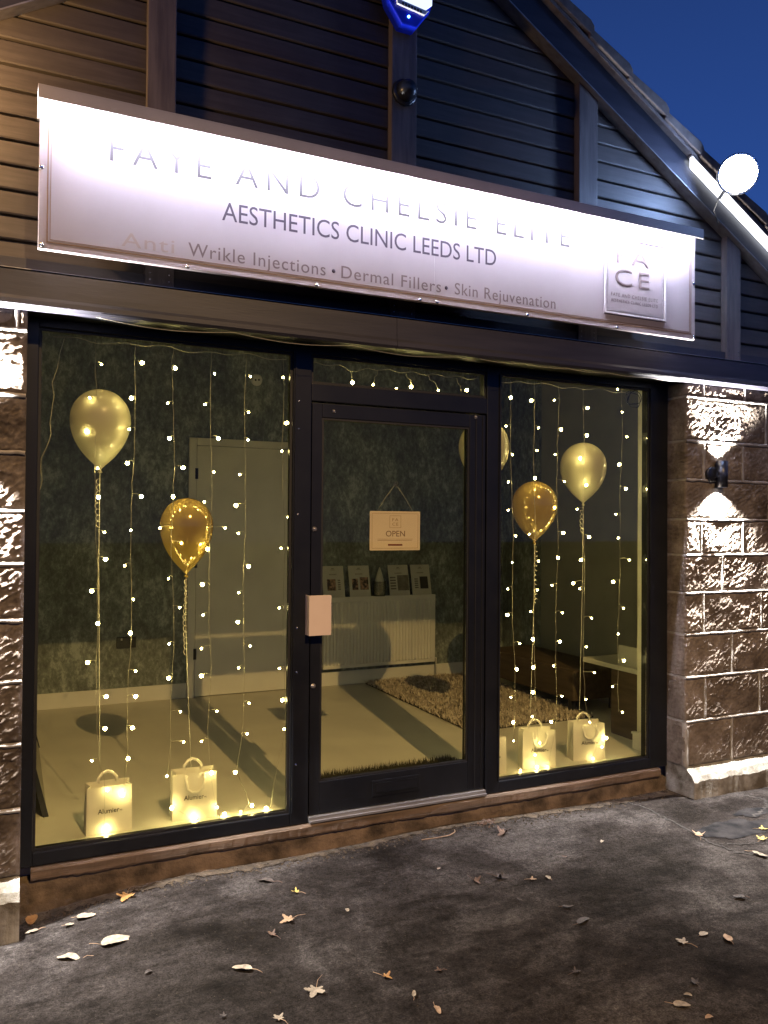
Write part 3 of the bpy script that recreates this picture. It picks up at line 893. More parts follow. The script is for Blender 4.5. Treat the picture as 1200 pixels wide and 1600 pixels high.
# door leaf
m = MB(); D0, D1 = 1.336, 2.366
m.box(D0, 1.390, -0.030, 0.030, 0.034, 2.118); m.box(2.262, D1, -0.030, 0.030, 0.034, 2.118)
m.box(1.3905, 2.2615, -0.030, 0.030, 2.045, 2.118); m.box(1.3905, 2.2615, -0.030, 0.030, 0.034, 0.195)
door = m.build('door', MT['frame'], sf, bevel=0.003)
MB().box(1.3905, 2.2615, -0.004, 0.004, 0.1955, 2.0445).build('door_glass', MT['glass'], door)
m = MB(); m.box(1.3905,2.2615,-.026,-.018,.1955,.206); m.box(1.3905,2.2615,-.026,-.018,2.034,2.0445); m.box(1.3905,1.400,-.026,-.018,.206,2.034); m.box(2.252,2.2615,-.026,-.018,.206,2.034)
m.build('glazing_bead', MT['gasket'], door)
m = MB(); m.box(2.302, 2.306, -.0335, -.0300, .04, 2.11); m.box(2.345, 2.348, -.0335, -.0300, .04, 2.11); m.build('door_rib', MT['gasket'], door)
m = MB(); m.box(1.683, 1.965, -.036, -.0305, .080, .165); m.box(1.70,1.948,-.0375,-.0362,.098,.150); m.build('letter_plate', MT['frame'], door, bevel=0.002)
for (x, z) in ((1.352, 1.475), (1.352, 0.683)):
    m = MB(); m.lathe([(.0001,.010),(.0085,.010),(.0095,.006),(.013,.004),(.014,0)], 14, (x, -.0302, z), 'y')
    m.box(x-.002,x+.002,-.0412,-.0403,z-.005,z+.005)
    m.build('lock_cylinder', MT['silver'], door)
for (x, z) in ((1.452, 2.080), (2.300, 2.104)):
    m = MB(); m.lathe([(.0001,.009),(.006,.0085),(.009,.003),(.011,0)], 12, (x, -.0302, z), 'y'); m.build('door_stop_stud', MT['silver'], door)
m = MB(); m.box(1.306, 1.424, -.092, -.084, .945, 1.145); m.box(1.306,1.311,-.0838,-.0305,.945,1.145)
m.build('pull_handle', MT['handle'], door, bevel=0.0015)
m = MB(); m.box(1.331, 2.371, -.048, .03, .004, .030); m.box(1.331,2.371,-.060,-.0485,.002,.014)
m.build('threshold', MT['silver'], sf, bevel=0.002)
# timber sill and the painted plinth beneath
m = MB(); N = 260; pr_ = [(0.05,-0.060),(-0.052,-0.060),(-0.058,-0.050),(-0.058,-0.012),(-0.050,-0.004),(0.05,-0.003)]
for i in range(N+1):
    x = 0.055+(3.640-0.055)*i/N
    for (y, z) in pr_:
        w_ = 0.004*noise.noise(Vector((x*5, y*9, z*9))) + 0.0022*noise.noise(Vector((x*41, y*30, z*40)))
        if y < 0: m.v.append((x, y+w_*1.2, z+(w_ if z < -.02 else -abs(w_)*.5)))
        else: m.v.append((x, y, z))
for i in range(N):
    for k in range(5):
        a = i*6+k; m.f.append((a, a+1, a+7, a+6)); m.sm.append(False)
m.f += [tuple(range(6)), tuple(reversed(range(N*6, N*6+6)))]; m.sm += [False]*2
m.build('timber_sill', MT['sill'], sf)
m = MB()
NX, NZ = 240, 12
for i in range(NX+1):
    x = 0.012+(3.70-0.012)*i/NX
    for k in range(NZ+1):
        tt = k/NZ
        z = -0.30+(-0.064+0.30)*tt
        y = -0.040-0.022*(1-tt)**2 + 0.007*noise.noise(Vector((x*7, 1.2, z*12))) + 0.004*noise.noise(Vector((x*33, 2, z*33)))
        if abs(z+0.125+0.01*noise.noise(Vector((x*6, 0, 0)))) < 0.010: y += 0.006
        m.v.append((x, y, z))
m.f = [(i*(NZ+1)+k, (i+1)*(NZ+1)+k, (i+1)*(NZ+1)+k+1, i*(NZ+1)+k+1) for i in range(NX) for k in range(NZ)]
m.sm = [True]*len(m.f)
m.box(0.012, 3.70, -0.02, 0.05, -0.30, -0.064)
m.build('plinth', MT['plinth'], sf, fix=False)

# ================================================================== ROOM
def struct(name, m, mat, fix=True, bevel=0):
    return tag(m.build(name, mat, None, bevel=bevel, fix=fix), kind='structure')
FZ = 0.05
struct('floor', MB().box(-0.4, 4.9, 0.046, 3.1, -0.1, FZ), MT['floor'])
struct('back_wall', MB().box(-0.4, 4.50, 2.87, 3.05, FZ, 3.05), MT['paper'])
struct('side_wall', MB().box(4.41, 4.55, 0.205, 2.25, FZ, 3.05), MT['plaster'])
struct('side_wall_papered', MB().box(4.40, 4.55, 2.252, 2.868, FZ, 3.05), MT['paper'])
struct('left_wall', MB().box(-0.3, -0.10, 0.205, 2.868, FZ, 3.05), MT['plaster'])
struct('ceiling', MB().box(-0.4, 4.9, 0.062, 3.05, 3.051, 3.15), MT['ceil'])
struct('front_wall_above_window', MB().box(-0.4, 4.9, 0.062, 0.20, 2.402, 3.050), MT['ceil'])
struct('window_reveal', MB().box(3.688, 4.9, 0.060, 0.203, FZ+.001, 2.401), MT['cream'])
struct('window_reveal', MB().box(-0.35, 0.000, 0.060, 0.203, FZ+.001, 2.401), MT['cream'])
struct('outer_wall', MB().box(-1.8, -0.41, 0.02, 0.3, -.3, 3.0), MT['ceil'])
def skirt(x0, x1, y0, y1):
    m = MB(); m.box(x0, x1, y0, y1, FZ, 0.172)
    o = struct('skirting_board', m, MT['white'], bevel=0.004)
skirt(-0.10, 1.290, 2.852, 2.869); skirt(2.264, 4.398, 2.852, 2.869)
m = MB(); m.box(3.660, 3.687, 0.064, 0.215, FZ, 0.145); m.box(3.655,3.687,.064,.222,.146,.160)
struct('skirting_board', m, MT['white'], bevel=0.002)
MB()
skirt(4.388, 4.399, 0.25, 2.850)

# inner door
t = thing('inner_door', (1.775, 2.85, FZ), 'white flush inner door in a moulded frame on the back wall', 'door')
m = MB()
m.box(-.482,-.420,-.012,.018,0,2.16); m.box(.420,.482,-.012,.018,0,2.16); m.box(-.4195,.4195,-.012,.018,2.098,2.16)
m.build('door_frame', MT['white'], t, bevel=0.004)
m = MB(); m.box(-.416,.414,-.002,.018,.006,2.094); m.build('door_panel', MT['white'], t, bevel=0.002)
for z in (1.86, 1.12, 0.36):
    m = MB(); m.tube([(-.419,-.012,z-.045),(-.419,-.012,z+.045)], .007, 8); m.box(-.432,-.407,-.0145,-.0125,z-.045,z+.045); m.build('hinge', MT['blackplastic'], t)

# radiator
t = thing('radiator', (3.036, 2.79, 0.21), 'white ribbed panel radiator on the back wall seen through the door glass', 'radiator')
m = MB()
NF = 33; W_ = 1.115
xs = []
for i in range(NF):
    x = -W_/2+0.02+(W_-0.04)*i/NF; d = (W_-0.04)/NF
    xs += [(x, 0.0), (x+d*.18, -.014), (x+d*.55, -.014), (x+d*.72, 0.0)]
xs.append((W_/2-.02, 0.0))
zz = [0.03, 0.045, 0.575, 0.592]
vs = []
for z in zz:
    q = 0.15 if z in (0.03, 0.592) else 1.0
    vs += [(x, y*q, z) for x, y in xs]
n_ = len(xs)
m.add(vs, [(k*n_+i, k*n_+i+1, (k+1)*n_+i+1, (k+1)*n_+i) for k in range(3) for i in range(n_-1)])
m.box(-W_/2, W_/2, 0.0005, .012, 0.0, 0.0295); m.box(-W_/2, W_/2, 0.0005, .012, .5925, .625)
m.box(-W_/2, -W_/2+.0195, 0.0005, .012, .0296, .5924); m.box(W_/2-.0195, W_/2, 0.0005, .012, .0296, .5924)
m.build('front_panel', MT['white'], t, fix=False)
MB().box(-W_/2, W_/2, .050, .062, 0.0, .625).build('rear_panel', MT['white'], t)
m = MB(); m.box(-W_/2-.003, -W_/2-.0005, -.003, .065, 0.0, .630); m.box(W_/2+.0005, W_/2+.003, -.003, .065, 0, .630); m.build('side_cover', MT['white'], t)
m = MB()
for i in range(54): m.box(-W_/2+i*.0207, -W_/2+i*.0207+.012, 0.0, .062, .6255, .631)
m.box(-W_/2, W_/2, -.003, .001, .6255, .6325); m.build('top_grille', MT['white'], t)
m = MB(); m.tube([(-W_/2-.035,.03,-.16),(-W_/2-.035,.03,.03),(-W_/2,.03,.03)], .009, 8); m.tube([(W_/2+.03,.03,-.16),(W_/2+.03,.03,.03),(W_/2,.03,.03)], .009, 8); m.build('pipe', MT['white'], t)
m = MB(); m.lathe([(.0001,.0),(.016,.0),(.018,.01),(.017,.055),(.0001,.058)], 14, (-W_/2-.035,.03,.045)); m.build('valve', MT['whiteplastic'], t)
m = MB(); m.box(-.35,-.32,.062,.08,.1,.5); m.box(.32,.35,.062,.08,.1,.5); m.build('wall_bracket', MT['white'], t)

# leaflets on the radiator
def leaflet(x, w, label, kind):
    t = thing('leaflet', (x, 2.786, 0.8435), label, 'leaflet', 'leaflets standing on the radiator')
    A = Matrix.Rotation(rad(-13), 4, 'X')
    h = 0.285
    def R_(m): return rotm(m, A)
    R_(MB().box(-w/2, w/2, -.0025, .0005, 0, h)).build('card', MT['card'], t)
    def pr(nm, mt, boxes):
        m = MB()
        for (a, b, c, d) in boxes: m.box(a*w-w/2, b*w-w/2, -.0034, -.0027, c*h, d*h)
        R_(m).build(nm, MT[mt], t)
    pr('title_print', 'photo2', [(.44,.56,.90,.925),(.40,.60,.865,.878)] + [(.32+.06*i,.355+.06*i,.71,.745) for i in range(6)])
    if kind == 1:
        pr('picture', 'photo1', [(.20,.60,.22,.58)]); pr('text_print', 'photo2', [(.70,.82,.24+.07*i,.28+.07*i) for i in range(5)])
    elif kind == 2:
        pr('picture', 'photo1', [(.52,.92,.22,.62),(.14,.42,.22,.58)])
    elif kind == 3:
        pr('picture', 'photo2', [(.42,.98,.16,.66)]); pr('text_print', 'photo2', [(.06,.34,.20+.09*i,.25+.09*i) for i in range(5)])
    else:
        pr('picture', 'print', [(.44,.86,.20,.60)]); pr('text_print', 'photo2', [(.16,.34,.22+.07*i,.26+.07*i) for i in range(5)])
leaflet(2.575, 0.205, 'leaflet with a dark portrait picture, first from the left on the radiator', 1)
leaflet(2.828, 0.205, 'leaflet with two patterned pictures, left of the glass tumbler', 2)
leaflet(3.225, 0.205, 'leaflet with a wide pale grey picture, right of the glass tumbler', 3)
leaflet(3.455, 0.200, 'leaflet with a small black upright picture, at the right end of the radiator', 4)
t = thing('glass_tumbler', (3.02, 2.80, 0.8435), 'clear glass tumbler holding a pale cone on top of the radiator', 'tumbler')
m = MB(); m.lathe([(.0001,0),(.052,0),(.056,.01),(.060,.135),(.057,.135),(.053,.014),(.0001,.012)], 20); m.build('tumbler', MT['clearglass'], t)
m = MB(); m.lathe([(.0001,.015),(.046,.015),(.05,.10),(.036,.16),(.020,.215),(.004,.262),(.0001,.264)], 16); m.build('cone', MT['card'], t)

# socket, wall sensor
t = thing('wall_socket', (0.812, 2.868, 0.535), 'black double wall socket low on the papered wall behind the left window', 'socket')
MB().box(-.075,.075,-.012,0,-.045,.045).build('plate', MT['socket'], t, bevel=0.003)
for xx in (-.037, .037):
    m = MB(); m.box(xx-.012,xx-.004,-.0128,-.0121,-.018,-.010); m.box(xx+.004,xx+.012,-.0128,-.0121,-.018,-.010); m.box(xx-.003,xx+.003,-.0128,-.0121,.0,.011); m.build('pin_holes', MT['gasket'], t)
    m = MB(); m.box(xx-.006,xx+.006,-.016,-.0121,.018,.034); m.build('switch', MT['silver'], t)
t = thing('wall_sensor', (1.866, 2.868, 2.738), 'small white round sensor high on the papered wall', 'sensor')
m = MB(); m.lathe([(.0001,.03),(.03,.03),(.048,.018),(.052,0)], 20, (0,0,0), 'y'); m.build('case', MT['whiteplastic'], t)
m = MB(); m.lathe([(.0001,.034),(.008,.034),(.009,.029)], 10, (-.016,0,-.006), 'y'); m.lathe([(.0001,.034),(.008,.034),(.009,.029)], 10, (.014,0,-.002), 'y'); m.build('vent_hole', MT['gasket'], t)

# shaggy rug
t = thing('shaggy_rug', (3.42, 1.88, FZ), 'brown shaggy rug on the floor in front of the radiator', 'rug')
rot = rad(-3)
MB().box(-.53,.55,-.90,.93,0.001,.012).build('backing', MT['mat'], t)
mb = MB(); rnd = random.Random(5)
for i in range(17000):
    x = rnd.uniform(-.54,.56); y = rnd.uniform(-.92,.95)
    a = rnd.random()*6.283; lean = rnd.uniform(.004,.028); h = rnd.uniform(.022,.042); w = rnd.uniform(.0022,.0045)
    bx, by = math.cos(a), math.sin(a)
    tx, ty = x+bx*lean, y+by*lean
    mb.v += [(x-by*w,y+bx*w,.010),(x+by*w,y-bx*w,.010),(tx+by*w*.6,ty-bx*w*.6,h),(tx-by*w*.6,ty+bx*w*.6,h)]
    k = len(mb.v)-4
    mb.f.append((k,k+1,k+2,k+3)); mb.sm.append(False)
tag(mb.build('pile', MT['rug'], t, fix=False), kind='stuff')
t = thing('door_mat', (1.93, 0.265, FZ), 'dark bristly door mat just inside the door', 'door mat')
MB().box(-.50,.50,-.19,.18,0.001,.012).build('backing', MT['mat'], t)
mb = MB()
for i in range(9000):
    x = rnd.uniform(-.50,.50); y = rnd.uniform(-.19,.195)
    a = rnd.random()*6.283; lean = rnd.uniform(.0,.014); h = rnd.uniform(.024,.055); w = rnd.uniform(.0015,.003)
    bx, by = math.cos(a), math.sin(a); tx, ty = x+bx*lean, y+by*lean
    mb.v += [(x-by*w,y+bx*w,.010),(x+by*w,y-bx*w,.010),(tx,ty,h)]
    k = len(mb.v)-3; mb.f.append((k,k+1,k+2)); mb.sm.append(False)
tag(mb.build('pile', MT['mat'], t, fix=False), kind='stuff')

# low cabinet on the right, with a standing card on it
t = thing('low_table', (4.09, 0.55, FZ), 'low brown table with a pale edged top against the right wall', 'table')
MB().box(-.30,.30,-.28,.33,.452,.485).build('top', MT['card'], t, bevel=0.002)
MB().box(-.292,-.268,-.27,.03,0,.4515).build('side_panel', MT['desk'], t)
MB().box(.268,.292,-.27,.30,0,.4515).build('side_panel', MT['desk'], t)
MB().box(-.267,.267,.005,.03,.0,.4515).build('back_panel', MT['desk'], t)
t = thing('folded_card', (3.86, 0.47, FZ+.4855), 'pale folded card standing on the low table at the right', 'card')
m = MB(); m.add([(-.012,-.10,0),(-.012,.10,0),(-.004,.10,.13),(-.004,-.10,.13),(.05,-.10,0),(.05,.10,0)], [(0,1,2,3),(3,2,5,4)])
m.add([(-.009,-.10,0),(-.009,.10,0),(-.0035,.10,.127),(-.0035,-.10,.127),(.047,-.10,0),(.047,.10,0)], [(3,2,1,0),(4,5,2,3)])
m.build('card', MT['card'], t, fix=False)
# dark bench along the far right
t = thing('bench', (4.12, 1.72, FZ), 'dark low upholstered bench along the right hand wall', 'bench')
MB().box(-.24,.24,-.62,.62,.10,.34).build('seat', MT['desk'], t, bevel=0.02)
for a, b in ((-.2,-.55),(.2,-.55),(-.2,.55),(.2,.55)):
    MB().box(a-.02,a+.02,b-.02,b+.02,0,.0995).build('leg', MT['blackplastic'], t)

# board leaning on the left
t = thing('leaning_board', (0.14, 1.0, FZ), 'dark framed board leaning at the far left inside the window', 'board')
A = Matrix.Rotation(rad(-14), 4, 'Y')
rotm(MB().box(-.018,.0,-.54,.75,.0,.72), A).build('panel', MT['mirror'], t)
m = MB(); m.box(-.020,.006,-.57,-.5405,0,.75); m.box(-.020,.006,.7505,.78,0,.75); m.box(-.020,.006,-.54,.75,.7205,.75)
rotm(m, A).build('frame', MT['blackplastic'], t)

# ================================================================== OPEN SIGN
t = thing('open_sign', (1.835, 0.030, 1.468), 'peach OPEN card sign hanging on a cord inside the door glass', 'sign')
m = MB(); m.box(-.150,.150,-.003,.0,-.105,.105)
card = m.build('card', MT['signboard'], t, bevel=0.001)
m = MB()
def rb2(m, x0,x1,z0,z1,w,y0,y1):
    m.box(x0,x1,y0,y1,z0,z0+w); m.box(x0,x1,y0,y1,z1-w,z1); m.box(x0,x0+w,y0,y1,z0+w,z1-w); m.box(x1-w,x1,y0,y1,z0+w,z1-w)
rb2(m,-.138,.138,-.094,.094,.0018,-.0037,-.0032); rb2(m,-.034,.034,.016,.082,.0018,-.0037,-.0032)
m.box(-.105,.105,-.0037,-.0032,-.0455,-.0435); m.box(-.105,.10,-.0037,-.0032,-.053,-.051)
m.build('printed_lines', MT['faintprint'], t)
put_text('lettering', 'OPEN', -.056, .058, -.030, .0301, -.0032, MT['goldline'], t, 0.0, 1.0, 0.0007)
put_text('lettering', 'FA', -.018, .018, .052, .016, -.0032, MT['faintprint'], t, 0.0, 1.2, 0.0007)
put_text('lettering', 'CE', -.018, .018, .028, .016, -.0032, MT['faintprint'], t, 0.0, 1.2, 0.0007)
m = MB(); m.box(-.043,.043,-.0038,-.0032,-.080,-.071); m.build('red_band', MT['redprint'], t)
m = MB(); m.tube([(-.112,-.001,.098),(-.060,-.002,.178),(-.002,-.004,.250)], .0010, 5); m.tube([(.002,-.004,.250),(.060,-.002,.176),(.112,-.001,.098)], .0010, 5); m.build('cord', MT['wire'], t)
m = MB(); m.lathe([(.0001,.001),(.012,.003),(.016,.012),(.004,.020),(.0001,.022)], 14, (0,.0,.252), 'y'); m.tube([(0,-.012,.254),(0,-.002,.246),(.004,-.012,.244)], .002, 5); m.build('suction_hook', MT['clearglass'], t)

# ================================================================== FAIRY LIGHT CURTAINS
LEFT_BULBS = [
    [(0.332,2.241),(0.281,2.078),(0.272,1.923),(0.32,1.753),(0.326,1.619),(0.354,1.456),(0.361,1.33),(0.301,1.184),(0.331,1.031),(0.288,0.853),(0.371,0.691),(0.368,0.542),(0.312,0.398),(0.382,0.255),(0.378,0.072)],
    [(0.514,2.262),(0.466,2.09),(0.459,1.943),(0.453,1.783),(0.518,1.626),(0.473,1.466),(0.447,1.299),(0.488,1.138),(0.475,0.981),(0.502,0.8),(0.504,0.679),(0.49,0.535),(0.472,0.393),(0.448,0.227)],
    [(0.67,2.252),(0.636,2.08),(0.647,1.91),(0.712,1.77),(0.666,1.629),(0.606,1.477),(0.71,1.405),(0.651,1.233),(0.704,1.092),(0.658,0.918),(0.657,0.754),(0.716,0.586),(0.731,0.44),(0.653,0.285),(0.678,0.13),(0.787,0.055)],
    [(0.863,2.242),(0.817,2.087),(0.883,1.921),(0.864,1.755),(0.817,1.606),(0.923,1.478),(0.835,1.375),(0.812,1.201),(0.818,1.051),(0.809,0.889),(0.814,0.753),(0.889,0.577),(0.816,0.435),(0.867,0.277),(0.898,0.101),(0.935,0.026)],
    [(1.045,2.244),(1.034,2.061),(1.036,1.923),(0.991,1.746),(0.977,1.592),(0.99,1.452),(1.043,1.286),(0.995,1.155),(0.99,1.01),(1.056,0.886),(0.998,0.78),(1.051,0.602),(1.048,0.445),(0.988,0.261),(1.071,0.089),(1.015,0.042)],
    [(1.213,2.252),(1.236,2.02),(1.213,1.874),(1.26,1.713),(1.252,1.535),(1.212,1.376),(1.204,1.072),(1.207,0.765),(1.227,0.601),(1.237,0.452),(1.147,0.056)]]
RIGHT_BULBS = [
    [(2.613,2.253),(2.58,2.083),(2.619,1.916),(2.6,1.755),(2.601,1.59),(2.652,1.439),(2.628,1.284),(2.591,1.131),(2.592,0.979),(2.684,0.805),(2.661,0.657),(2.623,0.495),(2.634,0.351),(2.641,0.241),(2.692,0.063)],
    [(2.75,2.244),(2.807,2.085),(2.801,1.949),(2.788,1.784),(2.735,1.45),(2.81,1.29),(2.802,1.118),(2.751,0.993),(2.764,0.829),(2.781,0.659),(2.774,0.514),(2.773,0.369),(2.825,0.21),(2.788,0.143),(2.8,0.071)],
    [(2.921,2.259),(2.967,2.083),(2.936,1.932),(2.999,1.769),(2.919,1.61),(3.0,1.458),(2.956,1.308),(2.91,1.143),(2.996,0.973),(2.978,0.8),(2.926,0.658),(2.985,0.473),(2.901,0.329),(2.878,0.038)],
    [(3.176,2.229),(3.163,2.058),(3.126,1.917),(3.166,1.753),(3.104,1.604),(3.188,1.433),(3.132,1.293),(3.064,1.152),(3.124,1.116),(3.212,0.933),(3.175,0.757),(3.226,0.598),(3.175,0.436),(3.197,0.296),(3.287,0.136),(3.325,0.186),(3.234,0.066)],
    [(3.418,2.366),(3.453,2.223),(3.494,2.068),(3.43,1.89),(3.487,1.739),(3.39,1.575),(3.421,1.427),(3.503,1.288),(3.384,1.153),(3.468,0.984),(3.412,0.827),(3.469,0.655),(3.376,0.5),(3.461,0.331)]]
TRANSOM_BULBS = [(1.352,2.243),(1.593,2.253),(1.64,2.232),(1.714,2.252),(1.852,2.238),(1.942,2.259),(2.001,2.233),(2.112,2.253),(2.212,2.233),(2.297,2.268),(2.393,2.244)]

YB = 0.08
def bulb_mesh(name, r):
    m = MB()
    m.lathe([(.0001, r*1.15), (r*.62, r*.85), (r, r*.1), (r*.85, -r*.6), (r*.4, -r*1.0), (.0001, -r*1.15)], 8)
    o = m.build(name, MT['bulb'], None)
    me = o.data; bpy.data.objects.remove(o)
    return me
BM = [bulb_mesh('bulb', 0.0047), bulb_mesh('bulb', 0.0082)]
RB = random.Random(21)
def curtain(label, strings, centres, ztop, xa, xb):
    t = thing('fairy_light_curtain', ((xa+xb)/2, YB, ztop), label, 'fairy lights')
    ox, oy, oz = (xa+xb)/2, YB, ztop
    for s, (xt, xbm) in zip(strings, centres):
        s = sorted(s, key=lambda q: -q[1])
        def xc(z):
            f_ = (2.25-z)/2.0
            return xt+(xbm-xt)*f_ + 0.006*math.sin(z*7+xt*40)
        pts = [(xt-ox, 0, 0)]
        wire = MB()
        last = ztop
        for (bx, bz) in s:
            zn = bz+0.010
            wx = xc(bz) if bz > 0.32 else bx + (xc(bz)-bx)*0.25
            # small slack bends between bulbs
            for q in (1, 2, 3):
                zz_ = last+(zn-last)*q/3
                px_ = pts[-1][0]+ox
                pts.append((px_+(wx-px_)*q/3+RB.uniform(-.0025,.0025)-ox, RB.uniform(-.003,.003), zz_-oz))
            last = zn
            yb = RB.uniform(-.010, .012)
            wire.tube([(wx-ox, 0, zn-oz), ((wx+bx)/2-ox, yb*.6, zn-oz+RB.uniform(-.002,.006)), (bx-ox, yb, bz-oz+.004)], .0011, 4)
            o = bpy.data.objects.new('bulb', BM[1 if RB.random() < .42 else 0])
            COL.objects.link(o); o.parent = t
            zc = max(bz, FZ+0.012)
            o.location = (bx-ox, yb, zc-oz)
            dx = bx-wx
            o.rotation_euler = (RB.uniform(-.6,.6), (1.2 if dx > 0 else -1.2) if abs(dx) > .02 else 0.2, 0)
        wire.tube(pts, .0011, 4)
        wire.build('wire', MT['wire'], t, fix=False)
    h = MB(); pts = []
    N = 60
    for i in range(N+1):
        x = xa+(xb-xa)*i/N
        pts.append((x-ox, -.01, -0.008+0.006*math.sin(x*14)+0.006*math.sin(x*31+1)))
    h.tube(pts, .0018, 5)
    h.build('header_wire', MT['wire'], t, fix=False)
    return t
curtain('curtain of warm fairy lights hanging behind the large left window', LEFT_BULBS, [(.303,.339),(.482,.470),(.661,.675),(.847,.853),(1.019,1.023),(1.213,1.244)], 2.352, .12, 1.228)
curtain('curtain of warm fairy lights hanging behind the right window', RIGHT_BULBS, [(2.606,2.647),(2.774,2.788),(2.948,2.941),(3.136,3.158),(3.443,3.414)], 2.352, 2.47, 3.50)
# transom: short drops, lights lying along the bar
t = thing('fairy_light_string', (1.85, YB, 2.345), 'short string of fairy lights looped in the small window above the door', 'fairy lights')
w = MB()
w.tube([(1.335+i*(2.36-1.335)/50-1.85, -.03, -.010+.006*math.sin(i*.9)-(.02 if 9 < i < 17 else 0)*math.sin((i-9)/8*3.14)) for i in range(51)], .0018, 5)
for (xt, zt, xe, ze) in ((1.362,2.335,1.352,2.252),(1.575,2.335,1.590,2.262),(1.735,2.33,1.716,2.262),(1.905,2.33,1.948,2.262),(2.045,2.33,2.108,2.262),(2.225,2.33,2.262,2.25)):
    w.tube([(xt-1.85,-.03,zt-2.345),(xt+(xe-xt)*.15-1.85,-.028,zt-.025-2.345),(xt+(xe-xt)*.7-1.85,-.022,(zt+ze)/2-2.345),(xe-1.85,-.018,ze-2.345)], .0016, 5)
w.tube([(1.352+i*.0262-1.85, -.015+.006*math.sin(i*1.7), -.1255+.004*abs(math.sin(i*1.1))) for i in range(40)], .0015, 5)
w.build('wire', MT['wire'], t, fix=False)
for i, (bx, bz) in enumerate(TRANSOM_BULBS):
    o = bpy.data.objects.new('bulb', BM[0 if i in (0, 2, 3, 7, 8, 10) else 1]); COL.objects.link(o); o.parent = t
    o.location = (bx-1.85, -.018, max(bz, 2.2262)-2.345); o.rotation_euler = (0.5, 1.2, 0)

# loose lead on the far left of the left window
t = thing('loose_lead', (0.16, 0.06, 2.34), 'thin pale crinkled lead hanging at the left edge of the left window', 'cable')
m = MB(); pl = [(.168,2.34),(.150,2.27),(.140,2.20),(.118,2.13),(.128,2.08),(.118,2.00),(.112,1.95),(.118,1.90),(.100,1.84),(.078,1.79),(.076,1.74),(.084,1.69),(.070,1.63),(.066,1.56)]
m.tube([(x-.16, 0, z-2.34) for x, z in pl], .0016, 5); m.build('lead', MT['wire'], t, fix=False)
# black coil at the top right of the right window
t = thing('cable_coil', (3.49, 0.03, 2.30), 'small loop of black cable at the top right corner of the right window', 'cable')
m = MB()
pts = []
for i in range(70):
    a = i/70*2*math.pi*2.4+1.5
    r_ = .045+.010*math.sin(i*.31)
    pts.append((r_*1.15*math.cos(a), .006*math.sin(i*.2), r_*math.sin(a)+.004*math.sin(i*.5)))
pts = [(.02,.01,.065)]+pts+[(-.02,.0,.055)]
m.tube(pts, .0022, 5); m.build('cable', MT['cable'], t, fix=False)
# drooping lead under the fascia
t = thing('drooping_lead', (0.85, -0.226, 2.392), 'thin lead drooping along the underside of the fascia above the left window', 'cable')
m = MB(); pts = [(.28+1.9*i/70-.85, -.003, -.010-.022*abs(math.sin(i/70*math.pi*3.2))) for i in range(71)]
m.tube(pts, .0012, 5); m.build('lead', MT['wire'], t, fix=False)
t = thing('drooping_lead', (2.6, -0.226, 2.388), 'thin lead clipped along the underside of the fascia above the right window', 'cable')
m = MB(); m.tube([(2.2+1.45*i/60-2.6, -.003, -.004-.007*abs(math.sin(i/60*math.pi*5))) for i in range(61)], .0012, 5)
m.build('lead', MT['wire'], t, fix=False)

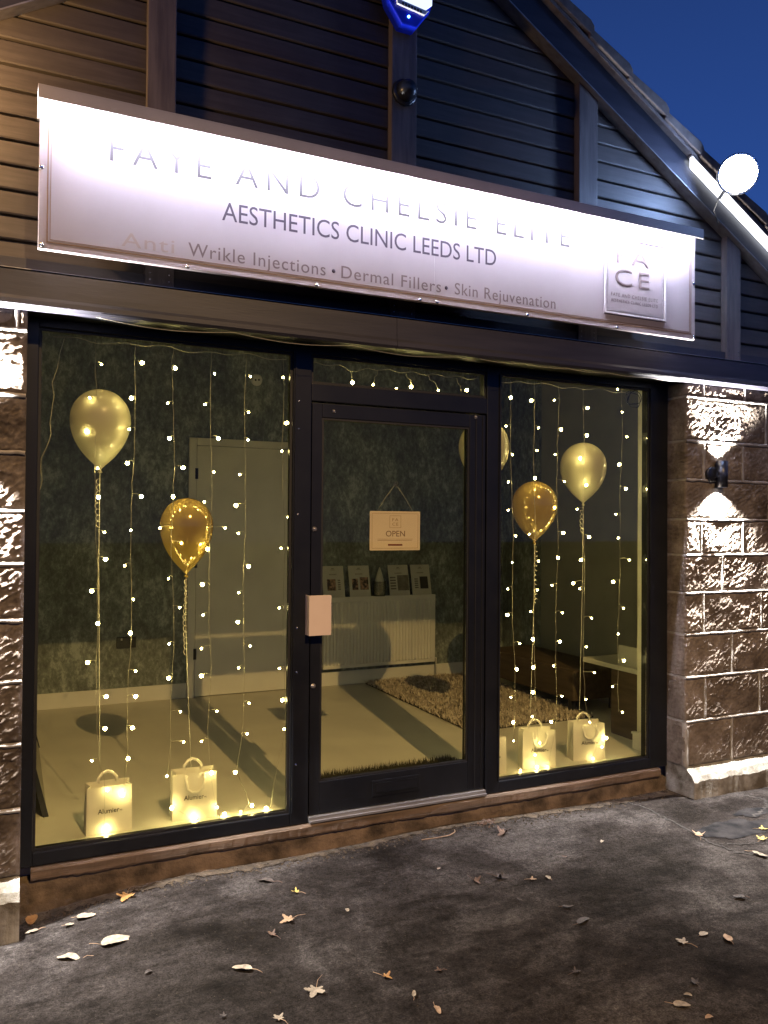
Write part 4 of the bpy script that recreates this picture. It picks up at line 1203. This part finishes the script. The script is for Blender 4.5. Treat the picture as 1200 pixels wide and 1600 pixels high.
# ================================================================== GIFT BAGS
def gift_bag(x, y, w, d, h, rz, label, scale_text=1.0, front_loop=True):
    t = thing('gift_bag', (x, y, FZ), label, 'gift bag', 'cream paper gift bags standing in the window', rad(rz))
    m = MB(); th = .0012
    # open box of folded paper: front, back, two gusset sides pinched inwards at the top
    hb, hf = h, h-.008
    v = [(-w/2,-d/2,0),(w/2,-d/2,0),(w/2,d/2,0),(-w/2,d/2,0),
         (-w/2+.002,-d/2+.006,hf),(w/2-.002,-d/2+.006,hf),(w/2-.002,d/2-.006,hb),(-w/2+.002,d/2-.006,hb),
         (-w/2+.022,0,hf),(w/2-.022,0,hf),(-w/2,0,.05),(w/2,0,.05),(-w/2,0,0),(w/2,0,0)]
    f = [(0,1,5,4),(2,3,7,6),(0,4,8,10),(0,10,12),(3,12,10),(3,10,8,7),(1,11,9,5),(1,13,11),(2,11,13),(2,6,9,11),(0,3,2,1)]
    m.add(v, f)
    o = m.build('paper_body', MT['bag'], t, fix=True)
    mod = o.modifiers.new('thickness', 'SOLIDIFY'); mod.thickness = th
    for yy, lean, hh in ((-d/2-.001, -.012, hf), (d/2-.008, .004, hb)):
        m = MB(); r_ = .042
        if yy < 0 and not front_loop: continue
        if yy < 0: # front loop flops down over the face
            c = [(-r_,yy,hh-.006),(-r_*1.1,yy-.010,hh-.02),(-r_*.9,yy-.016,hh-.07),(-r_*.35,yy-.014,hh-.088),(r_*.35,yy-.013,hh-.090),(r_*.9,yy-.016,hh-.068),(r_*1.1,yy-.010,hh-.022),(r_,yy,hh-.006)]
        else:
            c = [(-r_,yy,hh-.01),(-r_*1.0,yy,hh+.012),(-r_*.55,yy,hh+.036),(0,yy,hh+.044),(r_*.55,yy,hh+.034),(r_*1.0,yy,hh+.012),(r_,yy,hh-.01)]
        vs = []; 
        for i, p in enumerate(c):
            a = c[max(0,i-1)]; b = c[min(len(c)-1,i+1)]
            tx, tz = b[0]-a[0], b[2]-a[2]; L_ = math.hypot(tx, tz); nx, nz = -tz/L_*.007, tx/L_*.007
            vs += [(p[0]-nx,p[1]-.0005,p[2]-nz),(p[0]+nx,p[1]+.003,p[2]+nz)]
        m.add(vs, [(2*i,2*i+2,2*i+3,2*i+1) for i in range(len(c)-1)], True)
        o2 = m.build('handle', MT['ribbon'], t, fix=False)
        sm = o2.modifiers.new('thickness', 'SOLIDIFY'); sm.thickness = .001
    put_text('lettering', 'Alumier', -.052*scale_text, .044*scale_text, h*.42, .022, -d/2+.0015, MT['print'], t, .008, 1.0, .0012)
    put_text('lettering', 'MD', .046*scale_text, .058*scale_text, h*.42+.003, .007, -d/2+.0015, MT['print'], t, .0, 1.0, .0012)
    return t
gift_bag(0.392, 0.135, .205, .085, .225, 2, 'cream gift bag with looped white handle at the left end of the left window', front_loop=False)
gift_bag(0.795, 0.150, .215, .085, .232, -3, 'cream gift bag under the gold balloon in the left window')
gift_bag(2.505, 0.140, .200, .085, .222, 3, 'cream gift bag half hidden by the upright right of the door')
gift_bag(2.855, 0.150, .210, .085, .228, -14, 'cream gift bag with flopped ribbon in the middle of the right window')
gift_bag(3.235, 0.160, .215, .090, .232, -12, 'cream gift bag at the right end of the right window')

# ================================================================== BALLOONS
def balloon(x, y, zc, r, h, mat, label, cx0, cz0, cz1, zend, xe):
    t = thing('balloon', (x, y, zc), label, 'balloon', 'latex balloons tied in the windows')
    prof = []
    N = 26; top = r*1.04; bot = h-top
    for i in range(N+1):
        u = i/N
        if u < .48:
            a = u/.48*math.pi/2; prof.append((max(.0003, r*math.sin(a)), top*math.cos(a)))
        else:
            q = (u-.48)/.52; prof.append((max(.006, r*(1-q**2.1)**.92), -bot*q))
    prof += [(.005, -bot-.004), (.009, -bot-.012), (.013, -bot-.018), (.0002, -bot-.018)]
    m = MB(); m.lathe(prof, 40); m.build('latex_body', mat, t)
    m = MB(); m.tube([(0,0,-bot),(0,0,(zend-zc)*.4),(xe-x,0,zend-zc)], .0017, 5); m.build('string', MT['ribbon'], t, fix=False)
    m = MB(); n_ = int((cz0-cz1)/.0028); pts = []
    for i in range(n_):
        u = i/n_
        a = u*(cz0-cz1)/.026*2*math.pi*.9
        pts.append((cx0-x+.0085*math.cos(a)+.003*math.sin(u*9), .0085*math.sin(a)-.006, cz0-u*(cz0-cz1)-zc+.006*math.sin(a)))
    m.tube(pts, .0016, 4); m.build('curled_ribbon', MT['ribbon'], t, fix=False)
P1, G1 = MT['latexpale'], MT['latexgold']
balloon(0.342, 0.20, 1.996, .139, .382, P1, 'pale cream balloon at the upper left of the left window', .332, 1.71, 1.47, .27, .36)
balloon(0.755, 0.19, 1.492, .131, .378, G1, 'shiny gold balloon low in the left window', .752, 1.22, .84, .27, .79)
balloon(2.500, 0.20, 1.970, .150, .398, P1, 'pale balloon mostly hidden behind the upright between door and right window', 2.50, 1.68, 1.45, .27, 2.49)
balloon(2.866, 0.20, 1.631, .139, .368, G1, 'shiny gold balloon in the right window', 2.872, 1.37, 1.03, .27, 2.84)
balloon(3.253, 0.22, 1.880, .145, .382, P1, 'pale cream balloon higher at the right of the right window', 3.235, 1.60, 1.45, .27, 3.23)

# ================================================================== FALLEN LEAVES
def leaf_outline(kind, rnd):
    if kind == 'maple':
        pts = []
        lobes = [(-2.35,.62),(-1.25,.86),(0.0,1.0),(1.25,.86),(2.35,.62)]
        for i, (a, L) in enumerate(lobes):
            a += rnd.uniform(-.08,.08)
            for da, f_ in ((-.56,.46),(-.40,.66),(-.30,.60),(-.20,.86),(0,1.0),(.20,.84),(.30,.60),(.40,.64),(.56,.46)):
                pts.append((math.sin(a+da)*L*f_*.5, math.cos(a+da)*L*f_*.5))
        pts.append((.03,-.16)); pts.append((-.03,-.16))
        return pts
    pts = []
    N = 18
    for i in range(N):
        a = 2*math.pi*i/N
        w = .30 if kind == 'oval' else .20
        pts.append((w*math.sin(a)*(1-.25*math.cos(a))*(1+rnd.uniform(-.05,.05)), .5*math.cos(a)))
    return pts
def leaf(x, y, size, colour, kind, curl, label, seed):
    rnd = random.Random(seed)
    z = ground_z(x, y)
    t = thing('fallen_leaf', (x, y, z+.0045), label, 'leaf', 'fallen autumn leaves on the paving')
    out = leaf_outline(kind, rnd)
    curl *= 0.6
    ang = rnd.random()*6.283
    if len(out) > 30: rings = [(0,), ]
    vs = [(0,0)]; n_ = len(out)
    for f_ in (.5, 1.0): vs += [(px*f_, py*f_) for px, py in out]
    lift = rnd.random()*6.283
    def warp(px, py):
        X, Y = px*size, py*size
        k = curl*size*1.9
        z_ = k*(px*px)*1.6 + k*.5*(py**2)*math.cos(lift) + .05*size*noise.noise(Vector((px*5, py*5, seed)))
        # curl edges over when strongly curled
        return (X*(1-.45*curl*abs(px)*2), Y*(1-.2*curl*abs(py)), z_+.002)
    V = [warp(*p) for p in vs]
    c, s = math.cos(ang), math.sin(ang)
    V = [(a*c-b*s, a*s+b*c, max(h, 0.0)) for a, b, h in V]
    F = [(0, 1+i, 1+(i+1) % n_) for i in range(n_)] + [(1+i, 1+n_+i, 1+n_+(i+1) % n_, 1+(i+1) % n_) for i in range(n_)]
    m = MB(); m.add(V, F, True); m.build('blade', LEAFM[colour], t, fix=False)
    if size > .035:
        m = MB(); b0 = warp(0, -.12 if kind == 'maple' else -.48)
        e0 = (rnd.uniform(-.2,.2)*size, -size*rnd.uniform(.75,1.0), .003)
        p = [(q[0]*c-q[1]*s, q[0]*s+q[1]*c, q[2]) for q in (b0, ((b0[0]+e0[0])/2+.06*size, (b0[1]+e0[1])/2, .005), e0)]
        m.tube(p, .0011, 4); m.build('stalk', LEAFM['brown' if colour in ('brown','dark') else 'tan'], t, fix=False)
LV = [
 (0.447,-0.115,.106,'orange','maple',.5,'large orange brown leaf against the foot of the left window'),
 (0.271,-0.204,.071,'pale','oval',.3,'pale leaf near the left pier, flat on light paving'),
 (0.202,-0.24,.032,'pale','oval',.6,'tiny whitish leaf scrap near the left pier'),
 (0.362,-0.483,.108,'pale','oval',.35,'large pale tan leaf in the lower left of the paving'),
 (0.181,-0.507,.089,'pale','slim',1.2,'curled pale leaf with dark underside at lower left'),
 (0.058,-0.205,.05,'pale','slim',.8,'whitish leaf fragment at the corner of the left pier'),
 (0.06,-0.10,.077,'orange','oval',.5,'dull orange leaf in shade beside the left pier'),
 (1.046,-0.255,.075,'dark','slim',1.1,'dark curled leaf with long stalk below the left window'),
 (1.138,-0.423,.045,'yellow','maple',1.0,'small yellow leaf standing on edge below the door'),
 (1.033,-0.642,.086,'tan','maple',.5,'pale tan crumpled leaf left of centre'),
 (1.286,-0.664,.027,'pale','oval',.4,'small white leaf scrap left of centre'),
 (0.931,-0.728,.052,'brown','maple',.9,'small crumpled brown leaf left of centre'),
 (0.755,-0.927,.075,'pale','slim',1.3,'long white rolled leaf in the lower left middle'),
 (0.956,-1.168,.092,'pale','maple',.25,'pale many pointed maple leaf near the bottom edge'),
 (0.789,-1.273,.050,'pale','maple',.4,'small pale maple leaf at the very bottom edge'),
 (0.44,-0.789,.028,'dark','oval',.8,'tiny dark leaf on the lower left paving'),
 (0.626,-1.181,.030,'dark','maple',.8,'tiny dark leaf near the bottom edge'),
 (2.356,-0.248,.095,'brown','maple',1.0,'dark brown crumpled leaf below the right side of the door'),
 (2.775,-0.536,.030,'pale','oval',.6,'small pale leaf below the right window'),
 (1.842,-0.468,.022,'pale','oval',.4,'tiny white scrap below the door'),
 (1.937,-0.645,.070,'brown','maple',.8,'left one of two dark brown leaves in the centre'),
 (2.056,-0.669,.080,'dark','maple',.9,'right one of two dark brown leaves in the centre'),
 (2.184,-0.748,.040,'tan','maple',.5,'greyish small leaf right of the two brown leaves'),
 (2.262,-0.761,.034,'pale','oval',.6,'small pale oval leaf right of the centre'),
 (2.015,-0.888,.025,'dark','oval',.6,'tiny dark leaf below the two brown leaves'),
 (2.167,-1.034,.046,'dark','slim',.9,'thin dark leaf in the centre of the dark paving'),
 (2.152,-1.155,.075,'dark','slim',1.0,'long dark leaf low in the centre'),
 (2.4,-1.457,.062,'pale','maple',.3,'small pale maple leaf at lower right'),
 (2.528,-1.444,.042,'pale','oval',.3,'pale oval leaf right of the small maple leaf'),
 (2.584,-1.512,.052,'tan','oval',.6,'pale yellow leaf with a long stalk at lower right'),
 (3.313,-0.672,.086,'tan','maple',.6,'tan leaf lying on the crack at the right'),
 (3.698,-0.755,.060,'yellow','maple',.5,'upper yellow leaf at the right edge'),
 (3.571,-0.852,.070,'yellow','maple',.4,'lower yellow leaf at the right edge'),
 (3.388,-0.993,.071,'pale','slim',1.0,'slim white leaf at the right edge below the yellow ones'),
 (1.877,-1.45,.043,'dark','maple',.8,'dark leaf near the bottom centre'),
 (2.23,-1.682,.050,'dark','maple',.7,'dark maple leaf near the bottom right'),
 (2.149,-1.727,.027,'pale','oval',.5,'tiny pale leaf above the pale oval one near the bottom right'),
 (2.084,-1.764,.054,'pale','oval',.2,'pale oval leaf near the bottom right corner'),
 (2.115,-1.853,.030,'tan','oval',.5,'dull small leaf at the bottom right edge'),
 (1.219,-1.195,.050,'orange','maple',.7,'small orange yellow leaf near the bottom centre'),
 (1.26,-1.339,.036,'pale','slim',.7,'small pale narrow leaf at the bottom centre'),
 (1.293,-1.451,.046,'tan','slim',.8,'greyish narrow leaf on the bottom edge'),
 (1.416,-1.238,.033,'brown','maple',.6,'dim small maple leaf at the bottom centre'),
 (2.473,-0.612,.025,'brown','oval',.6,'tiny brown leaf below the right window'),
 (2.912,-1.282,.048,'dark','oval',.7,'dark leaf on the shadowed paving at the right'),
]
for i, a in enumerate(LV):
    leaf(a[0], a[1], a[2]*1.12, *a[3:], seed=100+i*7)
# twigs and a curl of string by the sill
t = thing('twig', (2.02, -0.14, ground_z(2.02, -0.14)+.005), 'thin pale curved twig lying by the door sill', 'twig')
m = MB(); m.tube([(-.11,-.02,0),(-.03,-.035,.003),(.05,-.03,.002),(.10,.0,.001),(.115,.03,.0)], .0028, 5); m.build('stem', LEAFM['tan'], t, fix=False)
t = thing('clump_of_debris', (2.32, -0.105, ground_z(2.32,-.105)), 'small dark clump of leaf mould against the plinth below the right window', 'debris')
m = MB()
for i in range(60):
    a, b, c_ = rnd.gauss(0,.03), rnd.gauss(0,.015), abs(rnd.gauss(0,.014)); s_ = rnd.uniform(.008,.02)
    m.add([(a,b,c_),(a+s_,b+rnd.uniform(-.01,.01),c_),(a+s_*.5,b+s_*.3,c_+s_*rnd.random())], [(0,1,2)])
m.build('leaf_mould', LEAFM['brown'], t, fix=False)
